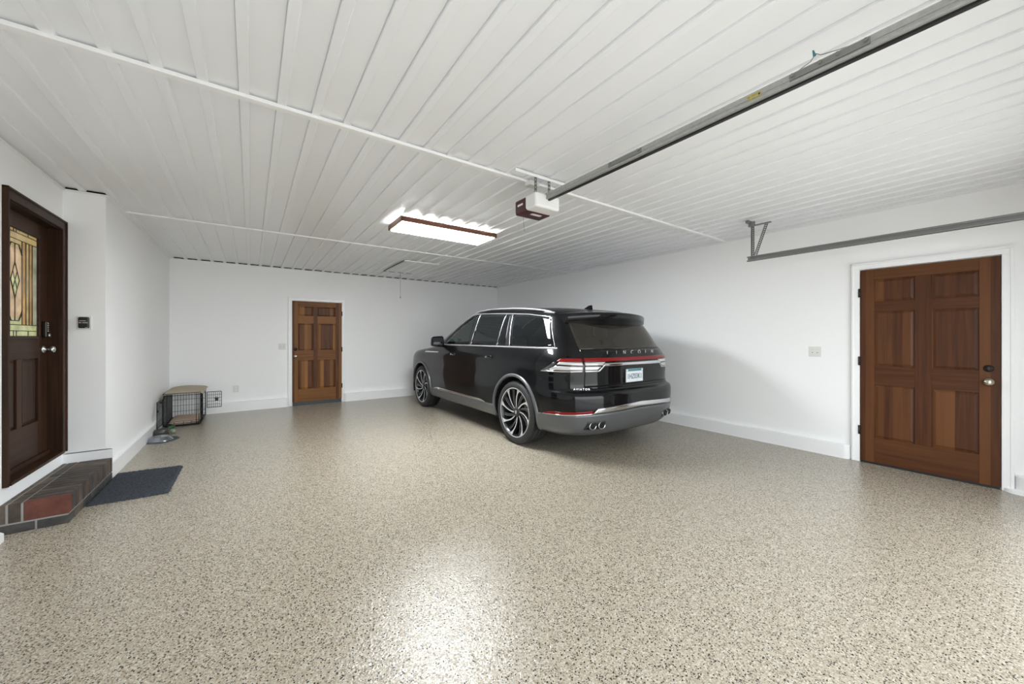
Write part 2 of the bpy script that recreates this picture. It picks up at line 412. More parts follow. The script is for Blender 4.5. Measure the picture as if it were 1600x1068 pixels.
# dark entry door with leaded glass; local x runs away from the camera
root = bpy.data.objects.new('door_1', None); C.objects.link(root); root.location = (-1.42, DY0, 0); root.rotation_euler = (0, 0, R(90)); root['kind'] = 'structure'
tag(root, 'dark walnut entry door with amber leaded glass above the brick step', 'door')
W_ = DY1-DY0
gx0, gx1, gz0, gz1 = .105, .719, 1.30, 2.115
f = B()
box(f, (.0, 0, .352), (gx0, .045, DZ1), 0, .002, 1); box(f, (gx1, 0, .352), (W_, .045, DZ1), 0, .002, 1)
box(f, (gx0, .0005, gz1), (gx1, .045, DZ1), 1); box(f, (gx0, .0005, 1.135), (gx1, .045, gz0), 1); box(f, (gx0, .0005, .352), (gx1, .045, .622), 1)
box(f, (.375, 0, .622), (.452, .045, 1.135), 0, .002, 1)
box(f, (.02, .022, .37), (W_-.02, .047, 1.2), 0)
obj('door_frame', f, [WDARK, WDARKX], root)
for x0_, x1_ in ((gx0, .375), (.452, gx1-.008)):
    p = B(); raised(p, x0_, x1_, .622, 1.135, .016, .005); obj('raised_panel', p, WDARK, root)
p = B()
for (x0_, x1_, za, zb) in ((gx0-.012, gx0+.012, gz0-.012, gz1+.012), (gx1-.012, gx1+.012, gz0-.012, gz1+.012), (gx0, gx1, gz0-.012, gz0+.012), (gx0, gx1, gz1-.012, gz1+.012)):
    box(p, (x0_, -.010, za), (x1_, .01, zb), 0, .004)
obj('glazing_bead', p, WDARKX, root)
# leaded pane: pieces of amber, pale and green glass; lead cames on top
def lit_glass(name, c, e):
    m, nt, bb_ = node_mat(name); N, L = nt.nodes, nt.links
    tc = N.new('ShaderNodeTexCoord'); nz = N.new('ShaderNodeTexNoise'); nz.inputs['Scale'].default_value = 9; nz.inputs['Detail'].default_value = 4
    L.new(tc.outputs['Object'], nz.inputs['Vector'])
    r = N.new('ShaderNodeValToRGB'); r.color_ramp.elements[0].position = .3; r.color_ramp.elements[1].position = .75
    r.color_ramp.elements[0].color = (*[x*.6 for x in c], 1); r.color_ramp.elements[1].color = (*[min(1, x*1.25) for x in c], 1)
    L.new(nz.outputs['Fac'], r.inputs['Fac']); L.new(r.outputs['Color'], bb_.inputs['Base Color'])
    L.new(r.outputs['Color'], bb_.inputs['Emission Color']); bb_.inputs['Emission Strength'].default_value = e
    bb_.inputs['Roughness'].default_value = .18
    bp = N.new('ShaderNodeBump'); bp.inputs['Strength'].default_value = .15; L.new(nz.outputs['Fac'], bp.inputs['Height']); L.new(bp.outputs['Normal'], bb_.inputs['Normal'])
    return m
GE = .26
GL = [lit_glass('amber_glass', (.36, .215, .075), GE), lit_glass('pale_peach_glass', (.50, .35, .20), GE), lit_glass('yellow_glass', (.40, .29, .12), GE), lit_glass('pale_green_glass', (.42, .44, .22), GE), lit_glass('clear_textured_glass', (.30, .30, .22), GE)]
gc = .362                                # middle of the design
p = B(); g = .006
def pane(poly, mi): 
    vs = [p.verts.new((x, g, z)) for x, z in poly]; f_ = p.faces.new(vs); f_.material_index = mi
def rect(x0_, x1_, za, zb, mi): pane([(x0_, za), (x1_, za), (x1_, zb), (x0_, zb)], mi)
xs_ = [gx0, gc-.215, gc-.165, gc-.105, gc+.105, gc+.165, gc+.215, gc+.265, gx1]
top_, bot_ = gz1-.085, gz0+.095
rect(gx0, gx1, gz1-.085, gz1, 2); rect(gx0, gx1, gz0, gz0+.095, 3)
rect(xs_[0], xs_[1], bot_, top_, 0); rect(xs_[1], xs_[2], bot_, top_, 2); rect(xs_[2], xs_[3], bot_, top_, 0)
rect(xs_[4], xs_[5], bot_, top_, 0); rect(xs_[5], xs_[6], bot_, top_, 2); rect(xs_[6], xs_[7], bot_, top_, 0); rect(xs_[7], xs_[8], bot_, top_, 4)
rect(xs_[3], xs_[4], top_-.07, top_, 2); rect(xs_[3], xs_[4], bot_, bot_+.05, 3)
rect(xs_[3], xs_[4], bot_+.05, top_-.07, 1)
for cx_, cz_, mi in ((gc-.03, 1.725, 3), (gc+.03, 1.725, 3), (gc, 1.79, 1), (gc, 1.66, 3)):
    q_ = [(cx_, cz_-.062), (cx_+.030, cz_), (cx_, cz_+.062), (cx_-.030, cz_)]
    vs = [p.verts.new((x, g-.001, z)) for x, z in q_]; p.faces.new(vs).material_index = mi
obj('leaded_glass_pane', p, GL, root, fix=False)
p = B()
def came(pts, r=.0028): tube(p, [(x, g-.002, z) for x, z in pts], r, 6)
for x in xs_[1:-1]: came([(x, bot_), (x, top_)])
came([(gx0, top_), (gx1, top_)]); came([(gx0, bot_), (gx1, bot_)])
came([(gx0, gz1-.035), (gx1, gz1-.035)]); came([(gx0, gz0+.05), (gx1, gz0+.05)])
for x in (gc-.2, gc-.02, gc+.02, gc+.2): came([(x, gz0), (x, gz0+.05)]); came([(x, gz1-.035), (x, gz1)])
l_, r_ = xs_[3], xs_[4]; zt, zb = top_-.035, bot_+.03
came([(l_, zt-.075), (l_+.05, zt), (r_-.05, zt), (r_, zt-.075)], .004); came([(l_, zt-.045), (l_+.03, zt-.02)], .003); came([(r_, zt-.045), (r_-.03, zt-.02)], .003)
came([(l_, zb+.075), (l_+.05, zb), (r_-.05, zb), (r_, zb+.075)], .004); came([(l_, zb+.045), (l_+.03, zb+.02)], .003); came([(r_, zb+.045), (r_-.03, zb+.02)], .003)
came([(gc, zt), (gc, 1.855)]); came([(gc, 1.595), (gc, zb)])
for s in (-1, 1):
    came([(gc, 1.855), (gc+s*.062, 1.725), (gc, 1.595)], .0035); came([(gc+s*.031, 1.79), (gc-s*.031, 1.66)], .0028)
obj('lead_came', p, mat('lead_came', (.12, .11, .11), .35, .8), root)
p = B(); knob_bm(p, frontM(W_-.085, 1.20), .95); obj('door_knob', p, STEEL, root)
p = B(); box(p, (W_-.112, -.03, 1.30), (W_-.058, .0, 1.435), 0, .008); obj_k = obj('keypad_lock', p, BRONZE, root)
p = B()
for i in range(5): box(p, (W_-.098, -.034, 1.350+i*.016), (W_-.072, -.029, 1.359+i*.016), 0, .002)
cyl(p, (W_-.085, -.03, 1.318), (W_-.085, -.042, 1.318), .014, 16)
obj('keypad_button', p, STEEL, obj_k)
# dark jamb lining, casing and sill of the entry door
p = B()
box(p, (XE-.15, DY0-.005, DZ0+.023), (XE+.004, DY0+.012, DZ1-.012)); box(p, (XE-.15, DY1-.006, DZ0+.023), (XE+.004, DY1+.006, DZ1-.012)); box(p, (XE-.15, DY0-.005, DZ1-.012), (XE+.004, DY1+.006, DZ1+.004))
for y0_, y1_ in ((3.957, 4.000), (4.868, YJ-.001)):
    box(p, (XE-.01, y0_, DZ0), (XE+.022, y1_, DZ1-.004), 0, .004)
box(p, (XE-.01, 3.957, DZ1-.004), (XE+.0215, YJ-.001, 2.312), 0, .004)
for a in ((3.957, 3.972), (4.925, YJ-.001)): box(p, (XE-.0095, a[0]-.0005, DZ0+.001), (XE+.030, a[1], 2.298), 0, .004)
box(p, (XE-.01, 3.957, 2.298), (XE+.030, YJ-.001, 2.314), 0, .004)
box(p, (-1.425, DY0, DZ0), (XE+.03, DY1, DZ0+.022), 0, .003); box(p, (-1.46, DY0, DZ0), (-1.40, DY1, .352), 0, .003)
struct('trim_10', p, WDARK, 'dark walnut casing, jamb and sill of the entry door', 'door casing')

# ---------------------------------------------------------------- step, mat
STX0, STX1, STY0, STY1, STZ = XE, -1.045, 3.925, YJ, .195
MORT = mat('mortar_grey', (.30, .29, .27), .85, bump=.3, bscale=120)
BR = [brick_mat('dark_brown_brick', (.040, .028, .021), (.085, .060, .044)), brick_mat('charcoal_brick', (.032, .031, .032), (.070, .066, .062)), brick_mat('red_brick', (.085, .022, .014), (.15, .045, .028)), brick_mat('taupe_brick', (.07, .054, .042), (.12, .094, .072))]
rt = thing('brick_step', 'low brick step under the dark entry door', 'step', ((STX0+STX1)/2, (STY0+STY1)/2, 0))
p = B(); box(p, (STX0+.002, STY0+.004, 0), (STX1-.006, STY1-.002, STZ-.005)); obj('mortar_core', p, MORT, rt, world=True)
p = B(); n_ = 15; sp = (STY1-STY0-.006)/n_
for i in range(n_):                      # rowlock nosing: bricks on edge, long side across the step
    y0_ = STY0+.002+i*sp
    mi = 2 if i == 0 else random.choice((0, 0, 1, 3))
    box(p, (STX1-.205, y0_, .068), (STX1, y0_+sp-.010, STZ), mi, .003)
for r_ in range(1):
    n2 = 5; s2 = (STY1-STY0)/n2
    for i in range(n2): box(p, (STX1-.27, STY0+.002+i*s2, .068), (STX1-.215, STY0+(i+1)*s2-.010, STZ-.001), random.choice((0, 1, 3)), .003)
for i in range(n_//2+1):
    y0_ = STY0+.002+i*sp*2
    box(p, (STX0, y0_, .068), (STX1-.28, min(STY1-.004, y0_+2*sp-.010), STZ-.001), random.choice((0, 1, 3)), .003)
n2 = 5; s2 = (STY1-STY0-.11)/n2
for i in range(n2): box(p, (STX1-.11, STY0+.112+i*s2, .0), (STX1-.001, STY0+.11+(i+1)*s2-.010, .058), random.choice((1, 3)), .003)
box(p, (STX0, STY0+.001, 0), (-1.20, STY0+.1, .058), 1, .003); box(p, (-1.19, STY0+.001, 0), (STX1-.001, STY0+.1, .058), 1, .003)
obj('brick_course', p, BR, rt, world=True)

MATM = mat('blue_grey_shag', (.050, .056, .066), .95, spec=.1, bump=.6, bscale=110, var=.35)
p = B(); mx0, mx1, my0, my1 = -1.040, -.545, 4.20, 5.02
P4 = [(mx0, 4.215), (-.560, 4.19), (-.560, 4.98), (mx0, 5.03)]
nx, ny = 60, 90; rows = []
for j in range(ny+1):
    v = j/ny; row = []
    for i in range(nx+1):
        u = i/nx
        x = (P4[0][0]*(1-u)+P4[1][0]*u)*(1-v)+(P4[3][0]*(1-u)+P4[2][0]*u)*v; y = (P4[0][1]*(1-u)+P4[1][1]*u)*(1-v)+(P4[3][1]*(1-u)+P4[2][1]*u)*v
        e = min(u, 1-u, v*1.6, (1-v)*1.6); h = .004+.016*min(1, e/.03)+random.uniform(-.003, .004)*min(1, e/.02)+.002*math.sin(y*140)
        edge = e < .001
        row.append((x+(random.uniform(-.006, .006) if edge else 0), y+(random.uniform(-.006, .006) if edge else 0), .001 if edge else h))
    rows.append(row)
gridmesh(p, rows)
tag(obj('door_mat', p, MATM), 'dark blue grey shag mat on the floor beside the brick step', 'mat')

# ---------------------------------------------------------------- wall plates
def plate(name, loc, rotz, w, h, label, cat, kids):
    t = thing(name, label, cat, loc, rotz)
    p = B(); box(p, (-w/2, -.006, -h/2), (w/2, 0, h/2), 0, .003); obj('cover_plate', p, OFFW, t)
    for nm, boxes, m in kids:
        for (x0_, x1_, za, zb, d) in boxes:
            p = B(); box(p, (x0_, -d, za), (x1_, -.004, zb), 0, .002); obj(nm, p, m, t)
    return t
tog = lambda x: (x-.006, x+.006, -.004, .014, .017)
plate('light_switch', (.482, YB, 1.132), 0, .115, .115, 'double light switch on the back wall beside the amber door', 'light switch', [('toggle', [tog(-.023), tog(.023)], WHITEP), ('toggle_slot', [(-.030, -.016, -.016, .018, .007), (.016, .030, -.016, .018, .007)], mat('slot_grey', (.35, .34, .33), .5))])
plate('light_switch', (XR, 1.495, 1.140), R(-90), .116, .115, 'double light switch on the right wall beside the red brown door', 'light switch', [('toggle', [tog(-.023), tog(.023)], WHITEP), ('toggle_slot', [(-.030, -.016, -.016, .018, .007), (.016, .030, -.016, .018, .007)], bpy.data.materials['slot_grey'])])
plate('wall_outlet', (-.216, YB, .395), 0, .072, .118, 'white power outlet low on the back wall near the crate', 'outlet', [('socket', [(-.017, .017, .008, .040, .009), (-.017, .017, -.040, -.008, .009)], WHITEP)])
# black door opener control on the short wall
cx_, cz_ = -1.2225, 1.433
t = thing('door_opener_control', 'black wall control with small lit buttons on the short wall return', 'control panel', (cx_, YJ, cz_))
p = B(); box(p, (-.046, -.005, -.062), (.046, 0, .062), 0, .002); obj('cover_plate', p, WHITEP, t)
p = B(); box(p, (-.034, -.026, -.050), (.034, -.004, .050), 0, .010, 3); obj('housing', p, BLACKP, t)
GREYB = mat('grey_button', (.42, .38, .35), .4)
for (x0_, x1_, za, zb) in ((-.026, .014, .013, .020), (-.030, -.012, -.006, .004), (-.006, .024, -.006, .004)):
    p = B(); box(p, (x0_, -.029, za), (x1_, -.024, zb), 0, .001); obj('button', p, GREYB, t)
p = B(); box(p, (.010, -.0275, -.047), (.026, -.024, -.041), 0, .001); obj('indicator_light', p, mat('amber_indicator', (.5, .42, .15), .4), t)

# ---------------------------------------------------------------- ceiling things
# fluorescent lamp in a wooden frame
FX0, FX1, FY0, FY1, FZ = 1.295, 2.49, 3.875, 4.33, 2.535
t = thing('fluorescent_lamp', 'long lit fluorescent ceiling lamp in a reddish wooden frame', 'ceiling lamp', ((FX0+FX1)/2, (FY0+FY1)/2, ZC))
w = .02
for lo, hi in (((FX0, FY0, FZ-.004), (FX1, FY0+w, ZC-.013)), ((FX0, FY1-w, FZ-.004), (FX1, FY1, ZC-.013)), ((FX0, FY0+w, FZ-.004), (FX0+w, FY1-w, ZC-.013)), ((FX1-w, FY0+w, FZ-.004), (FX1, FY1-w, ZC-.013))):
    p = B(); box(p, lo, hi, 0, .003); obj('wood_frame', p, WFIX, t, world=True)
DIFF, nt_, bb_ = node_mat('lit_diffuser'); bb_.inputs['Base Color'].default_value = (.9, .9, .9, 1); bb_.inputs['Emission Color'].default_value = (.925, .975, 1, 1); bb_.inputs['Emission Strength'].default_value = LAMP
p = B(); box(p, (FX0+.10, FY0+.10, ZC-.022), (FX1-.10, FY1-.10, ZC+.002)); obj('ballast_tray', p, WHITEP, t, world=True)
p = B(); box(p, (FX0+w*1.02, FY0+w*1.02, FZ-.013), (FX1-w*1.02, FY1-w*1.02, FZ+.030), 0, .012, 3); obj('diffuser', p, DIFF, t, world=True)

# pull-down attic hatch
t = thing('attic_hatch', 'flush white attic hatch in the ceiling near the back wall', 'hatch', (2.42, 6.8, ZC))
hx0, hx1, hy0, hy1 = 2.115, 2.735, 6.16, 7.40
p = B(); pr2 = []
k = 0
while x0+k*per < hx1+.2:
    for dx, dz in ((-.050, .010), (-.044, 0), (-.008, 0), (0, .010)): pr2.append((max(hx0+.01, min(hx1-.01, x0+k*per+dx)), ZC-.012+dz))
    k += 1
gridmesh(p, [[(x, hy0+.02, z) for x, z in pr2], [(x, hy1-.02, z) for x, z in pr2]], smooth=False)
obj('hatch_panel', p, CEIL, t, world=True, fix=False)
p = B(); box(p, (hx0, hy0-.02, ZC-.018), (hx1, hy0+.03, ZC+.004), 0, .003); obj('edge_trim', p, TRIMW, t, world=True)
p = B(); box(p, (hx0+.001, hy0+.03, ZC-.006), (hx0+.009, hy1, ZC-.001)); box(p, (hx0+.01, hy1-.012, ZC-.006), (hx1, hy1-.004, ZC-.001)); obj('gap_shade_strip', p, BLACKP, t, world=True)  # black strips paint in the dark of the open gap round the hatch
p = B(); cyl(p, (2.405, 7.25, ZC-.012), (2.405, 7.25, 2.105), .0022, 6); cyl(p, (2.405, 7.25, 2.105), (2.405, 7.25, 2.075), .009, 10)
obj('pull_cord', p, mat('grey_cord', (.22, .22, .22), .7), t, world=True)

# garage door opener with its rail
MAROON = mat('maroon_plastic', (.055, .008, .012), .3)
ox0, ox1, oy0, oy1, oz0, oz1 = 1.805, 2.058, 2.255, 2.53, 2.318, 2.436
RXc = 1.93
t = thing('garage_door_opener', 'white and maroon garage door opener hung from the ceiling with a long steel rail', 'garage door opener', (RXc, 2.4, ZC))
p = B(); box(p, (ox0, oy0, oz0+.004), (ox1, oy1-.10, oz1), 0, .018, 3); obj('motor_housing', p, WHITEP, t, world=True)
p = B(); box(p, (ox0-.002, oy0+.12, oz0-.004), (ox1+.002, oy1, oz1-.006), 0, .014, 3); obj('light_cover', p, MAROON, t, world=True)
p = B(); box(p, (ox0-.004, oy0+.165, 2.374), (ox0-.001, oy0+.235, 2.390), 0, .002); obj('emblem', p, WHITEP, t, world=True)
p = B(); box(p, (1.885, oy0+.145, oz0-.007), (1.985, oy0+.175, oz0-.003), 0, .001); obj('bottom_label', p, OFFW, t, world=True)
p = B(); tube(p, [(1.87, 2.50, oz0), (1.872, 2.50, 2.25), (1.885, 2.505, 2.19)], .0014, 6); obj('antenna_wire', p, GALVD, t, world=True)
p = B()                                   # rail: upright channel with a dark belt groove underneath
rz0, rz1 = 2.384, 2.441
box(p, (RXc-.016, YF, rz0+.014), (RXc+.016, oy0+.02, rz1), 0, .002)
box(p, (RXc-.021, YF, rz0+.010), (RXc+.021, oy0+.03, rz0+.018), 0, .001)
box(p, (RXc-.0185, YF, rz0+.030), (RXc+.0185, oy0+.01, rz0+.034), 0, .001)
box(p, (RXc+.000, YF, rz0+.001), (RXc+.019, oy0+.03, rz0+.010), 1)
rail = obj('rail', p, [GALV, BLACKP], t, world=True)
for y0_, y1_ in ((.374, .632), (1.38, 1.63)):
    p = B(); box(p, (RXc-.022, y0_, rz0+.024), (RXc+.022, y1_, rz1-.006), 0, .002)
    for yy in ((y0_+.012, y0_+.095, y0_+.15, y1_-.012) if y0_ < 1 else (y0_+.02, y1_-.02)): cyl(p, (RXc-.022, yy, rz0+.042), (RXc-.030, yy, rz0+.042), .007, 10)
    obj('splice_bracket', p, GALVD, rail)
p = B(); box(p, (RXc-.0175, .742, rz0+.024), (RXc-.0155, .80, rz0+.046)); st = obj('warning_sticker', p, mat('yellow_sticker', (.42, .34, .05), .5, var=.25, bscale=90), rail)
p = B(); prism(p, [(.752, rz0+.030), (.752, rz0+.042), (.744, rz0+.036)], -.0, .001, 0, Matrix(((0, 0, 1, RXc-.0186), (1, 0, 0, 0), (0, 1, 0, 0), (0, 0, 0, 1)))); obj('arrow_mark', p, BLACKP, st)
p = B(); tube(p, [(RXc-.012, .60, rz1), (RXc-.012, .56, rz1+.012), (RXc-.012, .545, rz1+.030), (RXc-.012, .54, rz1+.034), (RXc-.012, .525, rz1+.020), (RXc-.012, .47, rz1+.006), (RXc-.012, .44, rz1)], .0016, 6)
wr = obj('sensor_wire', p, GALVD, rail)
p = B(); cyl(p, (RXc-.012, .545, rz1+.028), (RXc-.014, .550, rz1+.052), .006, 10, r2=.003); obj('wire_nut', p, mat('teal_wire_nut', (.05, .20, .24), .4), wr)
p = B(); box(p, (1.652, 2.305, ZC-.030), (2.165, 2.309, ZC-.0)); box(p, (1.652, 2.305, ZC-.006), (2.165, 2.335, ZC-.002)); obj('ceiling_angle', p, TRIMW, t, world=True)
def strap(bm, a, c, w=.022, th=.003, n=9, mi=0, wd=(1, 0, 0)):
    """Punched steel strap: two edge bars with cross bars so that the holes are open."""
    a, c = Vector(a), Vector(c); d = c-a; L_ = d.length; z = d.normalized(); x = Vector(wd); x = (x-z*x.dot(z)).normalized(); y = z.cross(x)
    M = Matrix((( x.x, y.x, z.x, a.x), (x.y, y.y, z.y, a.y), (x.z, y.z, z.z, a.z), (0, 0, 0, 1)))
    def bx_(lo, hi):
        q = bmesh.new(); box(q, lo, hi); merge(bm, q, M, mi)
    bx_((-w/2, -th/2, 0), (-w/2+w*.28, th/2, L_)); bx_((w/2-w*.28, -th/2, 0), (w/2, th/2, L_))
    for i in range(n+1):
        zc = L_*i/n; bx_((-w/2, -th/2, max(0, zc-L_/n*.28)), (w/2, th/2, min(L_, zc+L_/n*.28)))
for xx in (1.85, 1.99):
    p = B(); strap(p, (xx, 2.312, ZC-.004), (xx, 2.312, oz1-.02), n=6); obj('hanger_strap', p, GALVD, t, world=True)
p = B(); tube(p, [(2.13, 2.31, ZC-.02), (2.11, 2.30, 2.54), (2.06, 2.26, 2.47), (1.99, 2.2, rz1)], .0018, 6); obj('power_cord', p, GALVD, t, world=True)
p = B(); box(p, (1.86, 2.40, ZC-.05), (1.96, 2.47, ZC-.012), 0, .004); obj('ceiling_receptacle', p, OFFW, t, world=True)

# horizontal door track with its hanging brackets, right
TX = 4.58
t = thing('garage_door_track', 'grey steel door track hung by punched brackets along the right wall', 'door track', (TX, 1.9, ZC))
p = B(); tz0, tz1, te = 2.150, 2.205, 1.91
box(p, (TX, YF, tz0), (TX+.003, te, tz1)); box(p, (TX-.022, YF, tz1-.003), (TX+.003, te, tz1)); box(p, (TX-.024, YF, tz0), (TX+.003, te, tz0+.003))
box(p, (TX-.024, YF, tz0), (TX-.021, te, tz0+.012)); box(p, (TX-.022, YF, tz1-.012), (TX-.019, te, tz1))
for yy in (1.80, 1.42, 1.0, .48): cyl(p, (TX-.001, yy, (tz0+tz1)/2), (TX-.006, yy, (tz0+tz1)/2), .008, 10)
obj('track', p, GALVD, t, world=True)
p = B(); strap(p, (TX, 1.86, ZC-.01), (TX, 1.86, tz0+.01), w=.034, n=20, wd=(0, 1, 0)); box(p, (TX+.004, 1.872, tz0+.02), (TX+.03, 1.876, ZC-.01)); obj('hanger_strap', p, GALVD, t, world=True)
p = B(); strap(p, (TX, 1.72, ZC-.055), (TX, 1.83, tz1+.01), w=.032, n=17, wd=(0, 1, 0)); obj('brace_strap', p, GALVD, t, world=True)
p = B(); box(p, (TX-.02, 1.68, ZC-.062), (TX+.012, 1.90, ZC-.052), 0, .001); box(p, (TX-.07, 1.875, ZC-.03), (TX+.03, 1.905, ZC), 0, .001); box(p, (TX-.006, 1.84, ZC-.056), (TX+.012, 1.90, ZC-.01)); obj('top_angle', p, GALVD, t, world=True)
# ---------------------------------------------------------------- dog crate corner
WIRE = mat('black_wire', (.012, .014, .016), .4, .3)
CX0, CX1, CYF, CYB, CZ = -1.03, -.615, 7.24, 7.98, .485
t = thing('dog_crate', 'black folding wire dog crate with open doors in the back corner', 'dog crate', ((CX0+CX1)/2, (CYF+CYB)/2, 0))
def wires(bm, o, ux, uy, w, h, nx_, ny_, r=.0027, rr=.005):
    o, ux, uy = Vector(o), Vector(ux), Vector(uy)
    for i in range(nx_+1): cyl(bm, o+ux*(w*i/nx_), o+ux*(w*i/nx_)+uy*h, rr if i in (0, nx_) else r, 6)
    for j in range(ny_+1): cyl(bm, o+uy*(h*j/ny_), o+uy*(h*j/ny_)+ux*w, rr if j in (0, ny_) else r, 6)
X_, Y_, Z_ = (1, 0, 0), (0, 1, 0), (0, 0, 1)
p = B(); wires(p, (CX0, CYB, .02), X_, Z_, CX1-CX0, CZ-.02, 12, 5); obj('back_panel', p, WIRE, t, world=True)
p = B(); wires(p, (CX0, CYF, .02), Y_, Z_, CYB-CYF, CZ-.02, 16, 5); obj('side_panel', p, WIRE, t, world=True)
p = B(); wires(p, (CX1, CYF, .02), Y_, Z_, .30, CZ-.02, 7, 5); wires(p, (CX1, CYB-.06, .02), Y_, Z_, .06, CZ-.02, 2, 5)
for z in (.02, .08, CZ-.05, CZ): cyl(p, (CX1, CYF, z), (CX1, CYB, z), .003, 6)
obj('side_panel', p, WIRE, t, world=True)
p = B(); wires(p, (CX0, CYF, CZ), X_, Y_, CX1-CX0, CYB-CYF, 10, 12); obj('top_panel', p, WIRE, t, world=True)
p = B()
for x in (CX0, CX0+.04, CX1-.05, CX1-.02, CX1): cyl(p, (x, CYF, .02), (x, CYF, CZ), .0045, 6)
for z in (.02, .05, .075, CZ-.03, CZ): cyl(p, (CX0, CYF, z), (CX1, CYF, z), .0045 if z > .1 else .003, 6)
for x in (CX0+.12, CX0+.22, CX0+.31): cyl(p, (x, CYF, .02), (x, CYF, .075), .003, 6)
obj('front_frame', p, WIRE, t, world=True)
p = B(); a = R(-80); u = (math.cos(a), math.sin(a), 0)      # front door swung open towards the left wall
fd0 = Vector((CX0-.002, CYF-.01, .06)); wires(p, fd0, (-.02, -1, 0), Z_, .36, .36, 8, 4); d_ = obj('front_door', p, WIRE, t, world=True)
p = B(); box(p, (CX0-.03, CYF-.05, .36), (CX0+.02, CYF-.005, .385), 0, .004); obj('slide_latch', p, BLACKP, d_)
p = B(); box(p, (CX0-.025, CYF-.30, .27), (CX0-.005, CYF-.24, .30), 0, .004); obj('slide_latch', p, BLACKP, d_)
p = B(); wires(p, (CX1+.03, CYB-.13, .155), (.995, -.06, 0), Z_, .185, .255, 7, 5)
d_ = obj('side_door', p, WIRE, t, world=True)
p = B(); box(p, (CX1+.13, CYB-.152, .26), (CX1+.175, CYB-.135, .31), 0, .004); obj('latch_plate', p, BLACKP, d_)
p = B(); tube(p, [(CX1+.12, CYB-.15, .30), (CX1+.15, CYB-.155, .325), (CX1+.185, CYB-.15, .30)], .004, 6); obj('slide_latch', p, BLACKP, d_)
p = B(); box(p, (CX0+.01, CYF+.01, .006), (CX1-.01, CYB-.01, .012)); 
for lo, hi in (((CX0+.01, CYF+.01, .006), (CX1-.01, CYF+.016, .030)), ((CX0+.01, CYB-.016, .006), (CX1-.01, CYB-.01, .03)), ((CX0+.01, CYF+.01, .006), (CX0+.016, CYB-.01, .03)), ((CX1-.016, CYF+.01, .006), (CX1-.01, CYB-.01, .03))): box(p, lo, hi)
obj('tray', p, BLACKP, t, world=True)
# bedding, cover, toy, bowls
def soft(bm, lo, hi, f, n=24, m_=24):
    """Cushion: superellipsoid slab with a wrinkled skin."""
    cx, cy, cz = [(a+b_)/2 for a, b_ in zip(lo, hi)]; ax, ay, az = [(b_-a)/2 for a, b_ in zip(lo, hi)]
    rows = []
    for i in range(n+1):
        th = -PI/2+PI*i/n; row = []
        for j in range(m_):
            ph = 2*PI*j/m_
            sg = lambda v, e: math.copysign(abs(v)**e, v)
            x = sg(math.cos(th), .4)*sg(math.cos(ph), .3); y = sg(math.cos(th), .4)*sg(math.sin(ph), .3); z = sg(math.sin(th), .6)
            row.append((cx+ax*x, cy+ay*y, cz+az*z+f*math.sin(9*x+3*y)*math.cos(6*y)))
        rows.append(row+[row[0]])
    gridmesh(bm, rows); bmesh.ops.remove_doubles(bm, verts=bm.verts[:], dist=1e-5)
p = B(); soft(p, (CX0+.045, CYF+.03, .013), (CX1-.025, CYB-.05, .075), .003)
tag(obj('crate_bed', p, mat('pinkish_fleece', (.50, .38, .29), .95, bump=.3, bscale=120, var=.2)), 'pinkish beige padded bed inside the wire dog crate', 'pet bed')
p = B(); rows = []; nx, ny = 40, 40
bx0, bx1, by0, by1 = CX0-.012, CX1+.035, CYF-.012, CYB-.03
for j in range(ny+1):
    v = j/ny; row = []
    for i in range(nx+1):
        u = i/nx
        x = bx0+(bx1-bx0)*u; y = by0+(by1-by0)*v
        z = CZ+.012+.040*math.sin(PI*min(1, u*1.0))*min(1, v*1.8)*(.8+.2*math.sin(4*u+2*v))
        if u > .93: z -= .03*(u-.93)/.07*(.6+.4*math.sin(v*6))
        if v < .03: z -= .018
        if u < .06: z -= (.06-u)/.06*(.10 if v < .25 else .05); x = bx0+.004+.3*(x-bx0)
        row.append((x, y, z))
    rows.append(row)
gridmesh(p, rows)
o = obj('crate_cover', p, mat('tan_cloth', (.42, .36, .27), .95, bump=.3, bscale=150, var=.12), fix=False)
sm = o.modifiers.new('thickness', 'SOLIDIFY'); sm.thickness = .006; sm.offset = 0
tag(o, 'tan cloth cover draped over the top of the dog crate', 'cloth cover')
p = B(); lathe(p, [(0, 0), (.016, .002), (.022, .03), (.014, .06), (.024, .09), (.018, .115), (0, .12)], Matrix.Translation((-.955, 7.085, .024)) @ Matrix.Rotation(R(65), 4, 'Z') @ Matrix.Rotation(R(90), 4, 'Y') @ Matrix.Rotation(0, 4, 'Z'), 16)
tag(obj('chew_toy', p, mat('green_rubber', (.035, .12, .045), .5)), 'green chew toy on the floor in front of the crate', 'dog toy')
p = B(); rows = []
for j in range(13):
    rr_ = j/12; row = []
    for i in range(49):
        a = 2*PI*i/48; row.append((-.925+.165*rr_*math.cos(a)*(1+.03*math.cos(3*a)), 6.42+.20*rr_*math.sin(a), .006 if rr_ < .95 else .001))
    rows.append(row)
gridmesh(p, rows); bmesh.ops.remove_doubles(p, verts=p.verts[:], dist=1e-5)
tag(obj('feeding_mat', p, mat('slate_blue_rubber', (.045, .06, .085), .5)), 'oval slate blue mat under the steel bowl', 'mat')
BOWLP = [(0, .012), (.055, .012), (.072, .030), (.080, .046), (.085, .049), (.090, .046), (.112, .016), (.126, .002), (.126, .0), (.10, .0), (.09, .03), (.083, .042)]
p = B(); lathe(p, BOWLP, Matrix.Translation((-.935, 6.40, .0065)), 40)
tag(obj('steel_bowl', p, mat('polished_steel', (.36, .39, .43), .16, 1.0)), 'shiny stainless steel dog bowl on the slate blue mat', 'dog bowl')
p = B(); lathe(p, [(0, .018), (.048, .018), (.062, .085), (.068, .088), (.072, .084), (.080, 0), (0, 0)], Matrix.Translation((-.965, 6.685, .0005)), 32)
